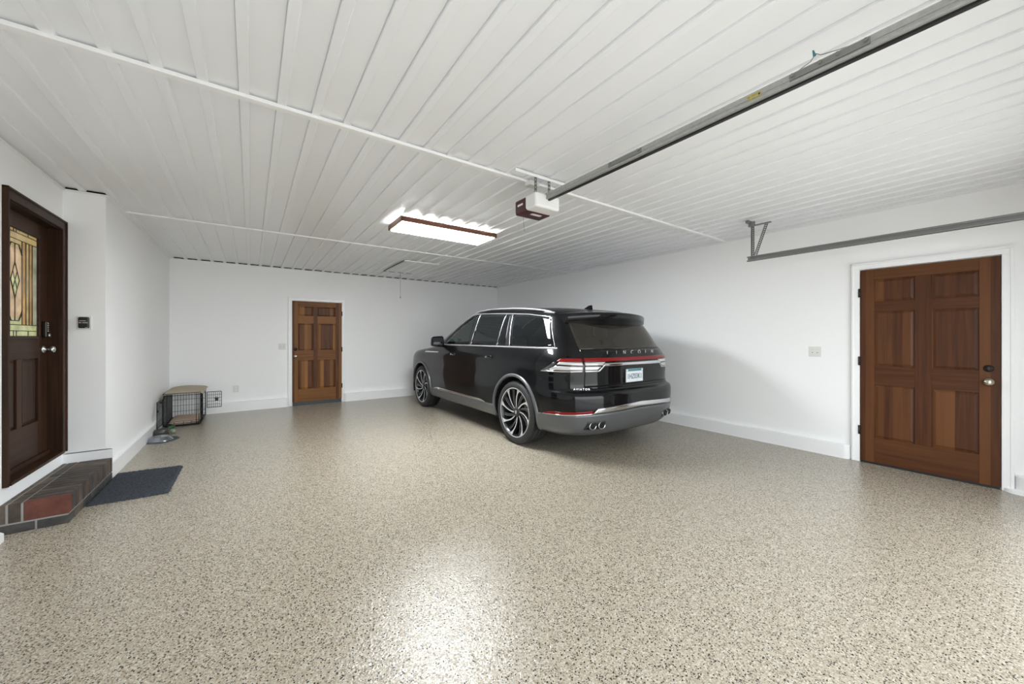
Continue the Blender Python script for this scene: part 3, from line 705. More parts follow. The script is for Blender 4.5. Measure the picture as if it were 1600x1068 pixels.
tag(obj('dark_bowl', p, mat('dark_grey_stoneware', (.05, .045, .042), .35)), 'small dark grey bowl on the floor behind the steel bowl', 'dog bowl')
p = B(); box(p, (-.90, 6.78, 0), (-.86, 6.88, .05), 0, .015, 3); lathe(p, [(0, 0), (.026, .004), (.03, .03), (.018, .05), (0, .054)], Matrix.Translation((-.865, 6.80, .0)), 16)
tag(obj('squeaky_toy', p, mat('pale_green_rubber', (.22, .28, .2), .55)), 'small pale toy lying between dark bowl and crate', 'dog toy')

# ---------------------------------------------------------------- vehicle
# height, half width, rear y, front y of the plan outline at that height
CAR_LV = [(.22,.86,-.92,3.66),(.28,.955,-.99,3.78),(.36,.985,-1.04,3.84),(.46,.996,-1.07,3.96),(.56,1.002,-1.085,3.99),(.66,1.004,-1.085,4.0),
 (.705,1.003,-1.07,4.0),(.735,1.0,-1.015,4.0),(.80,.998,-1.0,3.99),(.92,1.0,-1.005,3.95),(1.0,.998,-1.01,3.84),(1.04,.99,-1.0,3.72),
 (1.08,.978,-.985,3.40),(1.12,.962,-.965,2.98),(1.16,.943,-.94,2.70),(1.20,.922,-.905,2.60),(1.30,.89,-.85,2.40),(1.40,.852,-.795,2.16),
 (1.50,.808,-.735,1.87),(1.58,.762,-.675,1.57),(1.63,.71,-.62,1.30),(1.665,.62,-.52,.98),(1.69,.48,-.36,.74),(1.70,.22,-.05,.45)]
CAR_YM=1.0
def _pchip(xs,ys):
    n=len(xs); h=[xs[i+1]-xs[i] for i in range(n-1)]; d=[(ys[i+1]-ys[i])/h[i] for i in range(n-1)]; m=[0]*n
    for i in range(1,n-1):
        if d[i-1]*d[i]>0:
            w1=2*h[i]+h[i-1]; w2=h[i]+2*h[i-1]; m[i]=(w1+w2)/(w1/d[i-1]+w2/d[i])
    m[0]=d[0]; m[-1]=d[-1]
    def f(x):
        if x<=xs[0]: return ys[0]
        if x>=xs[-1]: return ys[-1]
        i=0
        while x>xs[i+1]: i+=1
        t=(x-xs[i])/h[i]; t2=t*t; t3=t2*t
        return (2*t3-3*t2+1)*ys[i]+(t3-2*t2+t)*h[i]*m[i]+(-2*t3+3*t2)*ys[i+1]+(t3-t2)*h[i]*m[i+1]
    return f
_zs=[a[0] for a in CAR_LV]
car_w=_pchip(_zs,[a[1] for a in CAR_LV]); car_yr=_pchip(_zs,[a[2] for a in CAR_LV]); car_yf=_pchip(_zs,[a[3] for a in CAR_LV])
NR,MR=3.3,11.0
def NFz(z): return 3.0 if z<1.08 else min(4.0,3.0+(z-1.08)*8)
def MFz(z): return 13.0 if z<1.08 else 14.0
def car_def(y,z):
    k=max(0,min(1,(z-1.22)/.45)); k=k*k*(3-2*k)
    return z+k*.065*max(-.9,min(1.3,y-.05))
def side_x(y,z):
    w=car_w(z)
    if y<CAR_YM: t=min(1,(CAR_YM-y)/(CAR_YM-car_yr(z))); return w*max(0,1-t**MR)**(1/NR)
    t=min(1,(y-CAR_YM)/max(1e-6,(car_yf(z)-CAR_YM))) if car_yf(z)>CAR_YM else 0
    return w*max(0,1-t**MFz(z))**(1/NFz(z))
def rear_y(x,z):
    w=car_w(z); q=min(1,abs(x)/w)
    return CAR_YM-(CAR_YM-car_yr(z))*max(0,1-q**NR)**(1/MR)
def front_y(x,z):
    w=car_w(z); q=min(1,abs(x)/w)
    return CAR_YM+(car_yf(z)-CAR_YM)*max(0,1-q**NFz(z))**(1/MFz(z))
_rc={}
def ring(z):
    k=round(z,4)
    if k in _rc: return _rc[k]
    w,yr,yf=car_w(z),car_yr(z),car_yf(z); P=[]
    ym=min(CAR_YM,(yr+yf)/2+.2)
    N=160
    for i in range(N+1):
        a=math.pi/2*i/N
        P.append((w*math.sin(a)**(2/NR), ym-(ym-yr)*max(0,math.cos(a))**(2/MR)))
    for i in range(1,N+1):
        a=math.pi/2*i/N
        P.append((w*max(0,math.cos(a))**(2/NFz(z)), ym+(yf-ym)*math.sin(a)**(2/MFz(z))))
    L=[0]
    for i in range(len(P)-1): L.append(L[-1]+math.hypot(P[i+1][0]-P[i][0],P[i+1][1]-P[i][1]))
    _rc[k]=(P,L); return _rc[k]
def ring_pt(z,u,off=0.0):
    """Point on the right half of the outline at height z, u metres from the rear centre, pushed out by off."""
    P,L=ring(z); u=max(0,min(L[-1],u)); lo,hi=0,len(L)-1
    while hi-lo>1:
        m=(lo+hi)//2
        if L[m]<=u: lo=m
        else: hi=m
    d=L[hi]-L[lo]; t=(u-L[lo])/d if d>1e-9 else 0
    x=P[lo][0]+t*(P[hi][0]-P[lo][0]); y=P[lo][1]+t*(P[hi][1]-P[lo][1])
    a=max(0,lo-2); b=min(len(P)-1,hi+2); dx,dy=P[b][0]-P[a][0],P[b][1]-P[a][1]; n=math.hypot(dx,dy) or 1
    return (x+off*dy/n, y-off*dx/n)

PAINT = mat('black_car_paint', (.0022, .0026, .0034), .3, 0.0, .06, coat=.66, coatr=.012)
CLAD = mat('grey_metallic_cladding', (.105, .11, .115), .38, .35, coat=.3, coatr=.2)
CHROME = mat('chrome', (.72, .73, .75), .09, 1.0)
SATIN = mat('satin_chrome', (.72, .73, .75), .25, .8)
TINT = glass_mat('dark_tinted_glass', (.35, .40, .38), .16)
TINTR = glass_mat('rear_tinted_glass', (.30, .27, .23), .10, .10, (.030, .026, .020))
TINTF = glass_mat('front_tinted_glass', (.55, .66, .62), .42)
REDL = mat('red_lamp_lens', (.20, .004, .005), .12, spec=.2, coat=.35)
CLEARL = mat('silver_lamp_lens', (.68, .66, .66), .16, .4, coat=.6)
CABIN = mat('dark_cabin_trim', (.012, .012, .013), .7)
SEATM = mat('charcoal_leather', (.03, .03, .032), .5)
car = thing('car', 'shiny black sport utility vehicle parked beside the right wall', 'car', (3.63, 3.72, 0))
WHY = ((0, .385), (3.025, .385))
WR = .437

def SP(y, z, off, s):                 # side skin; s=-1 is the side that faces the camera
    e = .01; x = side_x(y, z); dz = (side_x(y, z+e)-side_x(y, z-e))/(2*e); n = math.hypot(1, dz)
    return (s*(x+off/n), y, car_def(y, z)-off*dz/n)
def RP(z, u, off, s):                 # skin by height and distance round from the rear centre line
    x, y = ring_pt(z, u, off); return (s*x, y, car_def(y, z))

def polyl(P, n):
    L_ = [0]
    for i in range(len(P)-1): L_.append(L_[-1]+math.hypot(P[i+1][0]-P[i][0], P[i+1][1]-P[i][1]))
    out = []
    for k in range(n+1):
        d = L_[-1]*k/n; i = 0
        while i < len(P)-2 and d > L_[i+1]: i += 1
        t_ = (d-L_[i])/((L_[i+1]-L_[i]) or 1); out.append((P[i][0]+t_*(P[i+1][0]-P[i][0]), P[i][1]+t_*(P[i+1][1]-P[i][1])))
    return out
def coons(bot, top, n, m_):
    """Patch between two polylines (left and right edges straight)."""
    a, c = polyl(bot, n), polyl(top, n)
    return [[(a[i][0]*(1-j/m_)+c[i][0]*j/m_, a[i][1]*(1-j/m_)+c[i][1]*j/m_) for i in range(n+1)] for j in range(m_+1)]
def skin(bm, bot, top, fn, n=24, m_=12, thick=0.0, mi=0):
    """Panel laid on a skin function fn(a, b, off); thick > 0 closes it towards the body."""
    G = coons(bot, top, n, m_)
    V = gridmesh(bm, [[fn(a, c_, thick) for a, c_ in r_] for r_ in G], mi)
    if thick > 0:
        rim = [(0, i) for i in range(n+1)]+[(j, n) for j in range(1, m_+1)]+[(m_, i) for i in range(n-1, -1, -1)]+[(j, 0) for j in range(m_-1, 0, -1)]
        lowv = [bm.verts.new(fn(*G[j][i], -.004)) for j, i in rim]
        for k in range(len(rim)):
            a, c_ = rim[k], rim[(k+1) % len(rim)]
            try: bm.faces.new([V[a[0]][a[1]], V[c_[0]][c_[1]], lowv[(k+1) % len(rim)], lowv[k]]).material_index = mi
            except ValueError: pass

# window outlines on the side, (y, z)
BELT = 1.188
def fz(y): return BELT
WIN_F = ([(1.285, BELT), (2.27, BELT)], [(1.27, 1.573), (1.40, 1.556), (1.60, 1.49), (1.85, 1.395), (2.08, 1.292), (2.262, BELT+.008)])
WIN_R = ([(.50, BELT), (1.205, BELT)], [(.495, 1.583), (1.17, 1.576)])
WIN_Q = ([(.275, BELT), (.475, BELT)], [(.392, 1.583), (.475, 1.583)])
WIN_B = ([(-.60, BELT+.01), (-.56, BELT), (.165, BELT)], [(-.43, 1.535), (-.38, 1.556), (.0, 1.582), (.315, 1.583)])
# rear and front screens, (x, z) by (u)
def inside(poly, a, c_):
    r_ = False; j = len(poly)-1
    for i in range(len(poly)):
        if (poly[i][1] > c_) != (poly[j][1] > c_) and a < (poly[j][0]-poly[i][0])*(c_-poly[i][1])/(poly[j][1]-poly[i][1])+poly[i][0]: r_ = not r_
        j = i
    return r_
HOLES = [W[0]+W[1][::-1] for W in (WIN_F, WIN_R, WIN_B)]

# body shell
NZ, NP = 74, 190
zs = []
zlo, zhi = .235, 1.6995
for i in range(NZ+1):
    t_ = i/NZ; zs.append(zlo+(zhi-zlo)*t_)
zs += [1.035, 1.06, 1.09, 1.11, 1.13, 1.15, .715, .725, .742, 1.69, 1.695, 1.698]; zs = sorted(set(round(z, 4) for z in zs))
bm = B(); rows = []
for z in zs:
    L_ = ring(z)[1][-1]; half = []
    for i in range(NP+1):
        t_ = i/NP; half.append(ring_pt(z, L_*t_))
    full = [(x, y) for x, y in half]+[(-x, y) for x, y in half[-2:0:-1]]
    rows.append([bm.verts.new((x, y, car_def(y, z))) for x, y in full])
uz = {}
n_ = len(rows[0])
for i in range(len(rows)-1):
    for k in range(n_):
        f_ = bm.faces.new([rows[i][k], rows[i][(k+1) % n_], rows[i+1][(k+1) % n_], rows[i+1][k]]); f_.smooth = True
        zc = (zs[i]+zs[i+1])/2; uz[f_] = zc
bm.faces.new(rows[-1]).smooth = True
kill = []
for f_, zc in uz.items():
    c_ = f_.calc_center_median()
    if abs(c_.x) > .5 and any((c_.y-wy)**2+(c_.z-wz)**2 < WR**2 for wy, wz in WHY): kill.append(f_); continue
    if zc > 1.19 and zc < 1.60:
        sx_ = abs(c_.x) > side_x(c_.y, zc)*.93
        if sx_ and any(inside(h_, c_.y, zc) for h_ in HOLES): kill.append(f_); continue
        if c_.y < -.5 and abs(c_.x) < .60 and 1.21 < zc < 1.54: kill.append(f_); continue
        if c_.y > 1.2 and abs(c_.x) < .66*car_w(zc)/.85 and 1.22 < zc < 1.585: kill.append(f_); continue
    if zc < .40 and False: kill.append(f_)
bmesh.ops.delete(bm, geom=kill, context='FACES')
for v in bm.verts:                    # pull the wheel openings to true circles
    if v.is_boundary and abs(v.co.x) > .5 and v.co.z < .95:
        for wy, wz in WHY:
            dy, dz = v.co.y-wy, v.co.z-wz; d = math.hypot(dy, dz)
            if abs(d-WR) < .045 and v.co.z > .24:
                s = 1 if v.co.x > 0 else -1
                y_, z_ = wy+dy/d*WR, wz+dz/d*WR
                v.co = Vector((s*side_x(y_, max(.23, z_)), y_, z_))
body = obj('body', bm, PAINT, car)

for s in (-1, 1):
    fn = lambda a, c_, o_, s=s: SP(a, c_, o_, s)
    # lower cladding between and beyond the wheels
    p = B()
    skin(p, [(.43, .27), (2.60, .27)], [(.455, .415), (2.575, .415)], fn, 40, 8, .012)
    obj('rocker_cladding', p, CLAD, car)
    p = B(); q = B()
    skin(p, [(.66, .420), (.80, .420)], [(.70, .434), (.80, .452)], fn, 6, 3, .016); skin(p, [(2.22, .420), (2.42, .420)], [(2.22, .452), (2.36, .434)], fn, 6, 3, .016)
    skin(p, [(.80, .420), (2.22, .420)], [(.80, .450), (2.22, .450)], fn, 40, 3, .015)
    obj('chrome_strip', p, CHROME, car)
    # wheel arch lips
    for wy, wz in WHY:
        p = B(); rows_ = []
        a0 = math.asin(max(-1, (.262-wz)/.47))
        for i in range(49):
            a = (PI-a0)+(a0*2-PI)*i/48; row = []
            for r_, o_ in ((.436, -.006), (.437, .012), (.442, .020), (.464, .020), (.474, .010), (.476, -.004)):
                y_, z_ = wy+r_*math.cos(a), wz+r_*math.sin(a); row.append((s*(side_x(max(-.6, min(3.6, y_)), max(.24, z_))+o_), y_, z_))
            rows_.append(row)
        gridmesh(p, rows_); obj('wheel_arch_trim', p, CLAD, car)
        p = B(); rows_ = []
        for xx, r_ in ((.985, .44), (.60, .44), (.60, .02)):
            rows_.append([(s*xx, wy+r_*math.cos(PI*i/24*1.2-.1*PI), wz+r_*math.sin(PI*i/24*1.2-.1*PI)) for i in range(25)])
        gridmesh(p, rows_); obj('wheel_liner', p, BLACKP, car)
    # doors
    for nm, bot, top, win, glass, hy, inner in (
        ('rear_door', [(.60, .455), (1.222, .455)], [(.12, 1.165), (1.222, 1.165)], WIN_R, TINT, .50, None),
        ('front_door', [(1.232, .455), (2.50, .455)], [(1.232, 1.165), (2.40, 1.165)], WIN_F, TINTF, 1.58, None)):
        p = B()
        G = coons(bot, top, 26, 24)
        if nm == 'rear_door':           # follow the wheel arch along the trailing edge
            for r_ in G:
                z_ = r_[0][1]; dz = z_-.385; e_ = (.50**2-dz*dz)
                y0_ = max(.13, math.sqrt(e_)) if e_ > 0 else .13
                for i in range(len(r_)): r_[i] = (y0_+(1.222-y0_)*i/(len(r_)-1), z_)
        gridmesh(p, [[SP(a, c_, .0028, s) for a, c_ in r_] for r_ in G])
        d_ = obj(nm, p, PAINT, car, fix=True)
        p = B(); skin(p, win[0], win[1], fn, 26, 16, .0045); obj('window_glass', p, glass, d_)
        p = B(); hp = [SP(hy+.13*i/8-.065*0, 1.03+(.012 if 0 < i < 8 else 0), .010+.026*math.sin(PI*i/8), s) for i in range(9)]
        tube(p, hp, .013, 10, 0, False, .7); obj('door_handle', p, PAINT, d_)
        p = B(); skin(p, [(hy+.115, 1.022), (hy+.150, 1.022)], [(hy+.115, 1.043), (hy+.150, 1.040)], fn, 4, 3, .026); obj('handle_tip', p, CHROME, d_)
    p = B(); skin(p, WIN_Q[0], WIN_Q[1], fn, 8, 14, .0045); obj('vent_glass', p, TINT, car)
    p = B(); skin(p, WIN_B[0], WIN_B[1], fn, 26, 16, .0045); obj('quarter_glass', p, TINT, car)
    # bright strips round the windows
    p = B()
    tube(p, [SP(-.66+2.97*i/70, BELT-.010, .006, s) for i in range(71)], .011, 8, 0, False, .5)
    topc = [(-.43, 1.545), (-.38, 1.566), (0, 1.592), (.4, 1.594), (1.0, 1.589), (1.27, 1.582), (1.41, 1.564), (1.61, 1.50), (1.86, 1.405), (2.09, 1.300), (2.29, BELT)]
    tube(p, [SP(a, c_, .006, s) for a, c_ in polyl(topc, 90)], .0065, 8, 0, False, .6)
    tube(p, [SP(a, c_, .006, s) for a, c_ in polyl([(-.43, 1.545), (-.52, 1.37), (-.625, BELT)], 16)], .006, 8, 0, False, .6)
    obj('window_chrome', p, SATIN, car)
    for pl in ([(.182, BELT), (.335, 1.585)], [(.488, BELT), (.486, 1.585)], [(1.212, BELT), (1.178, 1.578)]):
        p = B(); tube(p, [SP(a, c_, .007, s) for a, c_ in polyl(pl, 12)], .006, 6, 0, False, .6)
        obj('pillar_strip', p, SATIN, car)
    for bot, top in (([(1.212, BELT), (1.285, BELT)], [(1.178, 1.578), (1.265, 1.573)]), ([(.185, BELT), (.275, BELT)], [(.335, 1.585), (.392, 1.585)])):
        p = B(); skin(p, bot, top, fn, 4, 12, .006); obj('pillar_cover', p, BLACKP, car)
    # roof rail
    p = B(); rp = [(1.50, 1.668), (1.42, 1.694), (1.25, 1.711), (.95, 1.716), (.66, 1.707), (.4, 1.694), (.17, 1.677), (-.05, 1.655), (-.22, 1.632), (-.33, 1.610), (-.42, 1.588)]
    tube(p, [(s*(.705-.012*abs(a-.5)), a, c_-.002) for a, c_ in rp], .014, 10, 0, False, 1.2)
    for yy, zz in ((1.40, 1.675), (-.28, 1.605)): box(p, (s*.70-.012, yy-.06, zz-.045), (s*.70+.012, yy+.06, zz+.008), 0, .005)
    obj('roof_rail', p, SATIN, car)
    # mirror on its stalk
    p = B(); mc = Matrix.Translation((s*1.065, 2.12, 1.235)) @ Matrix.Rotation(R(10*s), 4, 'Z')
    q = bmesh.new(); bmesh.ops.create_cube(q, size=1.0)
    for v in q.verts: v.co = Vector((v.co.x*(.20 if v.co.z > 0 else .23), v.co.y*(.10 if v.co.z > 0 else .13), v.co.z*(.16 if v.co.x*s > 0 else .19)))
    bmesh.ops.bevel(q, geom=q.edges[:], offset=.044, segments=5, affect='EDGES', profile=.55)
    for f_ in q.faces: f_.smooth = True
    merge(p, q, mc); tube(p, [(s*.93, 2.16, 1.165), (s*.97, 2.15, 1.170), (s*1.03, 2.13, 1.185)], .022, 10, 0, False, 1.6)
    mo = obj('side_mirror', p, PAINT, car)
    p = B(); q = bmesh.new(); box(q, (-.088, -.058, -.055), (.088, -.052, .055), 0, .002); merge(p, q, mc); obj('mirror_glass', p, mat('mirror_dark_reflection', (.004, .004, .005), .35, spec=.15) if s < 0 else bpy.data.materials['mirror_dark_reflection'], mo)  # near-black face: the dark reflection is put into the mirror's colour
    # front wing badge
    p = B(); skin(p, [(2.24, 1.040), (2.86, 1.030)], [(2.24, 1.062), (2.80, 1.056)], fn, 20, 2, .008); obj('wing_badge', p, SATIN, car)
    # tail lamps, wrapped round the corner in two pieces with a dark gap at the tailgate edge
    rn = lambda a, c_, o_, s=s: RP(c_, a, o_, s)
    lamp = B()
    skin(lamp, [(.762, 1.002), (1.045, 1.012)], [(.762, 1.036), (1.00, 1.040)], rn, 20, 3, .006)
    skin(lamp, [(.762, .950), (1.15, .952)], [(.762, .990), (1.06, .996)], rn, 20, 3, .006)
    lo_ = obj('tail_lamp', lamp, CLEARL, car)
    p = B(); skin(p, [(.762, 1.038), (1.045, 1.042)], [(.762, 1.078), (.98, 1.074)], rn, 20, 4, .008); obj('red_lens', p, REDL, lo_)
    p = B(); skin(p, [(.762, .932), (1.262, .928)], [(.762, .946), (1.235, .938)], rn, 30, 2, .009); obj('chrome_edge', p, CHROME, lo_)
    p = B(); skin(p, [(1.155, .944), (1.245, .940)], [(1.050, 1.030), (1.075, 1.036)], rn, 6, 6, .005); obj('smoked_lens', p, mat('smoked_lens', (.06, .07, .075), .15, .3, coat=1.0) if s < 0 else bpy.data.materials['smoked_lens'], lo_)
    lamp = B()
    skin(lamp, [(.520, 1.000), (.738, 1.002)], [(.478, 1.036), (.738, 1.036)], rn, 12, 3, .006)
    skin(lamp, [(.590, .950), (.738, .950)], [(.538, .988), (.738, .990)], rn, 12, 3, .006)
    lo_ = obj('tailgate_lamp', lamp, CLEARL, car)
    p = B(); skin(p, [(.585, .932), (.738, .932)], [(.575, .945), (.738, .946)], rn, 10, 2, .009); skin(p, [(.56, .932), (.59, .932)], [(.475, 1.010), (.487, 1.014)], rn, 3, 8, .008); obj('chrome_edge', p, SATIN, lo_)
    # bumper reflector
    p = B(); skin(p, [(.70, .500), (1.30, .468)], [(.70, .532), (1.20, .500)], rn, 26, 4, .005); obj('red_reflector', p, REDL, car)
    # exhaust tips
    for xx in (.575, .685):
        M = Matrix.Translation((s*xx, -1.026 if xx < .6 else -1.000, .368)) @ Matrix.Rotation(R(90), 4, 'X') @ Matrix.Diagonal((1.28, 1, 1, 1))
        p = B(); lathe(p, [(.040, -.10), (.040, .0), (.0425, .004), (.040, .008), (.035, .004)], M, 24); e_ = obj('exhaust_tip', p, CHROME, car)
        p = B(); lathe(p, [(.0355, .004), (.034, -.02), (.0, -.02)], M, 24); obj('exhaust_bore', p, BLACKP, e_)
    p = B(); skin(p, [(.515, .325), (.765, .325)], [(.535, .412), (.75, .414)], rn, 14, 6, .0125); obj('exhaust_recess', p, BLACKP, car)

# rear bumper cladding and bright bar
rnn = lambda a, c_, o_: (lambda q: (q[0] if a >= 0 else -q[0], q[1], q[2]))(RP(c_, abs(a), o_, 1))
p = B()
skin(p, [(-1.30, .245), (1.30, .245)], [(-1.385, .462), (-.70, .495), (0, .512), (.70, .495), (1.385, .462)], rnn, 110, 10, .010)
obj('bumper_cladding', p, CLAD, car)
p = B(); skin(p, [(-.70, .500), (0, .522), (.70, .500)], [(-.655, .552), (0, .580), (.655, .552)], rnn, 80, 4, .014)
skin(p, [(.70, .492), (1.30, .462)], [(.70, .504), (1.30, .470)], rnn, 20, 2, .013); skin(p, [(-1.30, .462), (-.70, .492)], [(-1.30, .470), (-.70, .504)], rnn, 20, 2, .013)
obj('bumper_chrome_bar', p, CHROME, car)
# tailgate: skin, seam, lamp bar, bright bar, lettering, plate, glass
p = B(); skin(p, [(-.745, .765), (.745, .765)], [(-.735, 1.165), (.735, 1.165)], rnn, 60, 16, .003)
tg = obj('tailgate', p, PAINT, car)
p = B(); skin(p, [(-.738, 1.040), (.738, 1.040)], [(-.738, 1.080), (.738, 1.080)], rnn, 70, 4, .010); obj('light_bar', p, REDL, tg)
p = B(); skin(p, [(-.530, .988), (.530, .988)], [(-.490, 1.022), (.490, 1.022)], rnn, 50, 3, .012); obj('chrome_bar', p, CHROME, tg)
p = B(); skin(p, [(-.66, .752), (.66, .752)], [(-.70, .775), (.70, .775)], rnn, 50, 3, .010); obj('lower_lip', p, PAINT, tg)
p = B(); skin(p, [(-.735, 1.170), (.735, 1.170)], [(-.700, 1.56), (.700, 1.56)], rnn, 50, 24, .004); obj('rear_glass', p, TINTR, tg)
for k_, ch in enumerate('LINCOLN'):
    p = B(); q = text_mesh(ch, .064, .004); xx = -.40+.135*k_; y_ = rear_y(xx, 1.128)
    sl = math.atan2(rear_y(xx+.02, 1.128)-rear_y(xx-.02, 1.128), .04)
    merge(p, q, Matrix.Translation((xx, y_-.006, 1.128)) @ Matrix.Rotation(sl, 4, 'Z') @ Matrix.Rotation(R(90), 4, 'X')); obj('brand_letter', p, SATIN, tg)
p = B(); q = text_mesh('AVIATOR', .030, .003, 1.5); merge(p, q, Matrix.Translation((-.77, rear_y(-.77, .752)-.012, .752)) @ Matrix.Rotation(R(-38), 4, 'Z') @ Matrix.Rotation(R(90), 4, 'X')); obj('model_lettering', p, CHROME, car)
px_, pz_ = -.012, .868; py_ = rear_y(px_, pz_)-.012
p = B(); box(p, (px_-.165, py_-.003, pz_-.082), (px_+.165, py_+.012, pz_+.082), 0, .004); pl = obj('plate_frame', p, BLACKP, tg)
p = B(); box(p, (px_-.152, py_-.006, pz_-.074), (px_+.152, py_-.001, pz_+.076), 0, .002); obj('license_plate', p, mat('plate_white', (.68, .72, .74), .4), pl)
p = B(); box(p, (px_-.150, py_-.0075, pz_+.048), (px_+.150, py_-.005, pz_+.074), 0); obj('plate_band', p, mat('plate_teal', (.05, .20, .24), .4), pl)
p = B(); q = text_mesh('1HZ03K1', .082, .0008, 1.02); 
for v in q.verts: v.co.x *= .80
merge(p, q, Matrix.Translation((px_, py_-.0075, pz_-.012)) @ Matrix.Rotation(R(90), 4, 'X')); obj('plate_number', p, mat('plate_navy', (.02, .025, .08), .5), pl)
for xx in (-.135, .135):
    p = B(); box(p, (px_+xx-.013, py_-.009, pz_+.052), (px_+xx+.013, py_-.006, pz_+.070), 0, .001); obj('plate_sticker', p, WHITEP, pl)
p = B(); box(p, (px_+.115, py_-.009, pz_-.068), (px_+.150, py_-.006, pz_-.052), 0, .001); obj('plate_sticker', p, WHITEP, pl)
# spoiler
p = B(); rows_ = []
for i in range(41):
    x = -.715+1.43*i/40; q_ = abs(x)/.715; e_ = q_**2.2
    ye = -.835+.205*e_; zt = 1.590-.026*e_; th = .062+.024*e_
    yg = rear_y(x, 1.46)+.01
    row = [(x, -.30, 1.655-.075*e_), (x, -.55, 1.628-.055*e_), (x, ye+.05, zt+.010), (x, ye+.008, zt+.002), (x, ye, zt-.006), (x, ye+.006, zt-th), (x, ye+.03, zt-th-.012), (x, (ye+yg)/2+.01, 1.468-.02*e_), (x, max(yg, ye+.05), 1.445)]
    rows_.append(row)
V = gridmesh(p, rows_); p.faces.new(V[0]); p.faces.new(V[-1][::-1])
sp_ = obj('spoiler', p, PAINT, car)
p = B(); prism(p, [(-.36, 0), (-.16, 0), (-.30, .062), (-.35, .066)], -.012, .012, 0, Matrix(((0, 0, 1, 0), (1, 0, 0, 0), (0, 1, 0, 1.655), (0, 0, 0, 1))))
bmesh.ops.bevel(p, geom=p.edges[:], offset=.004, segments=2, affect='EDGES'); obj('antenna_fin', p, PAINT, car)
# windscreen
p = B(); rows_ = []
for j in range(17):
    z = 1.20+.395*j/16; row = []
    for i in range(33):
        x = (-1+2*i/32)*.80*car_w(z)*.93; y = front_y(x, z); row.append((x, y+.004, car_def(y, z)+.003))
    rows_.append(row)
gridmesh(p, rows_); obj('windscreen', p, glass_mat('clear_windscreen', (.75, .82, .79), .75), car)
# front end: grille, lamps (hidden from here but part of the thing)
p = B()
for i in range(9): box(p, (-.42, 3.93, .52+i*.045), (.42, 4.012, .535+i*.045), 0, .004)
obj('grille', p, CHROME, car)
# cabin
p = B(); box(p, (-.84, -.80, .26), (.84, 3.55, .50), 0, .04); box(p, (-.58, -.85, .26), (.58, 3.6, .60), 0, .04); obj('underbody', p, BLACKP, car)
p = B(); box(p, (-.86, 1.75, .9), (.86, 2.35, 1.13), 0, .08, 4); obj('dashboard', p, CABIN, car)
p = B(); M = Matrix.Translation((-.40, 1.62, 1.06)) @ Matrix.Rotation(R(68), 4, 'X')
tube(p, [M @ Vector((.18*math.cos(2*PI*i/28), .18*math.sin(2*PI*i/28), 0)) for i in range(28)], .014, 8, 0, True, up=M.to_3x3() @ Vector((0, 0, 1)))
tube(p, [M @ Vector((-.17, 0, 0)), M @ Vector((.17, 0, 0))], .018, 8); obj('steering_wheel', p, CABIN, car)
seats = []
for sx_, sy_ in ((-.40, 1.05), (.40, 1.05), (-.42, .10), (.42, .10)):
    p = B(); box(p, (sx_-.25, sy_-.12, .62), (sx_+.25, sy_+.42, .80), 0, .05, 3)
    box(p, (sx_-.24, sy_-.20, .72), (sx_+.24, sy_-.05, 1.30), 0, .05, 3, Matrix.Rotation(R(12), 4, 'X')); box(p, (sx_-.13, sy_-.27, 1.31), (sx_+.13, sy_-.17, 1.49), 0, .04, 3)
    obj('seat', p, SEATM, car)
p = B(); box(p, (-.80, -.72, .60), (.80, -.30, .95), 0, .05, 3); box(p, (-.70, -.34, .8), (.70, -.22, 1.18), 0, .05, 3); obj('rear_bench', p, SEATM, car)

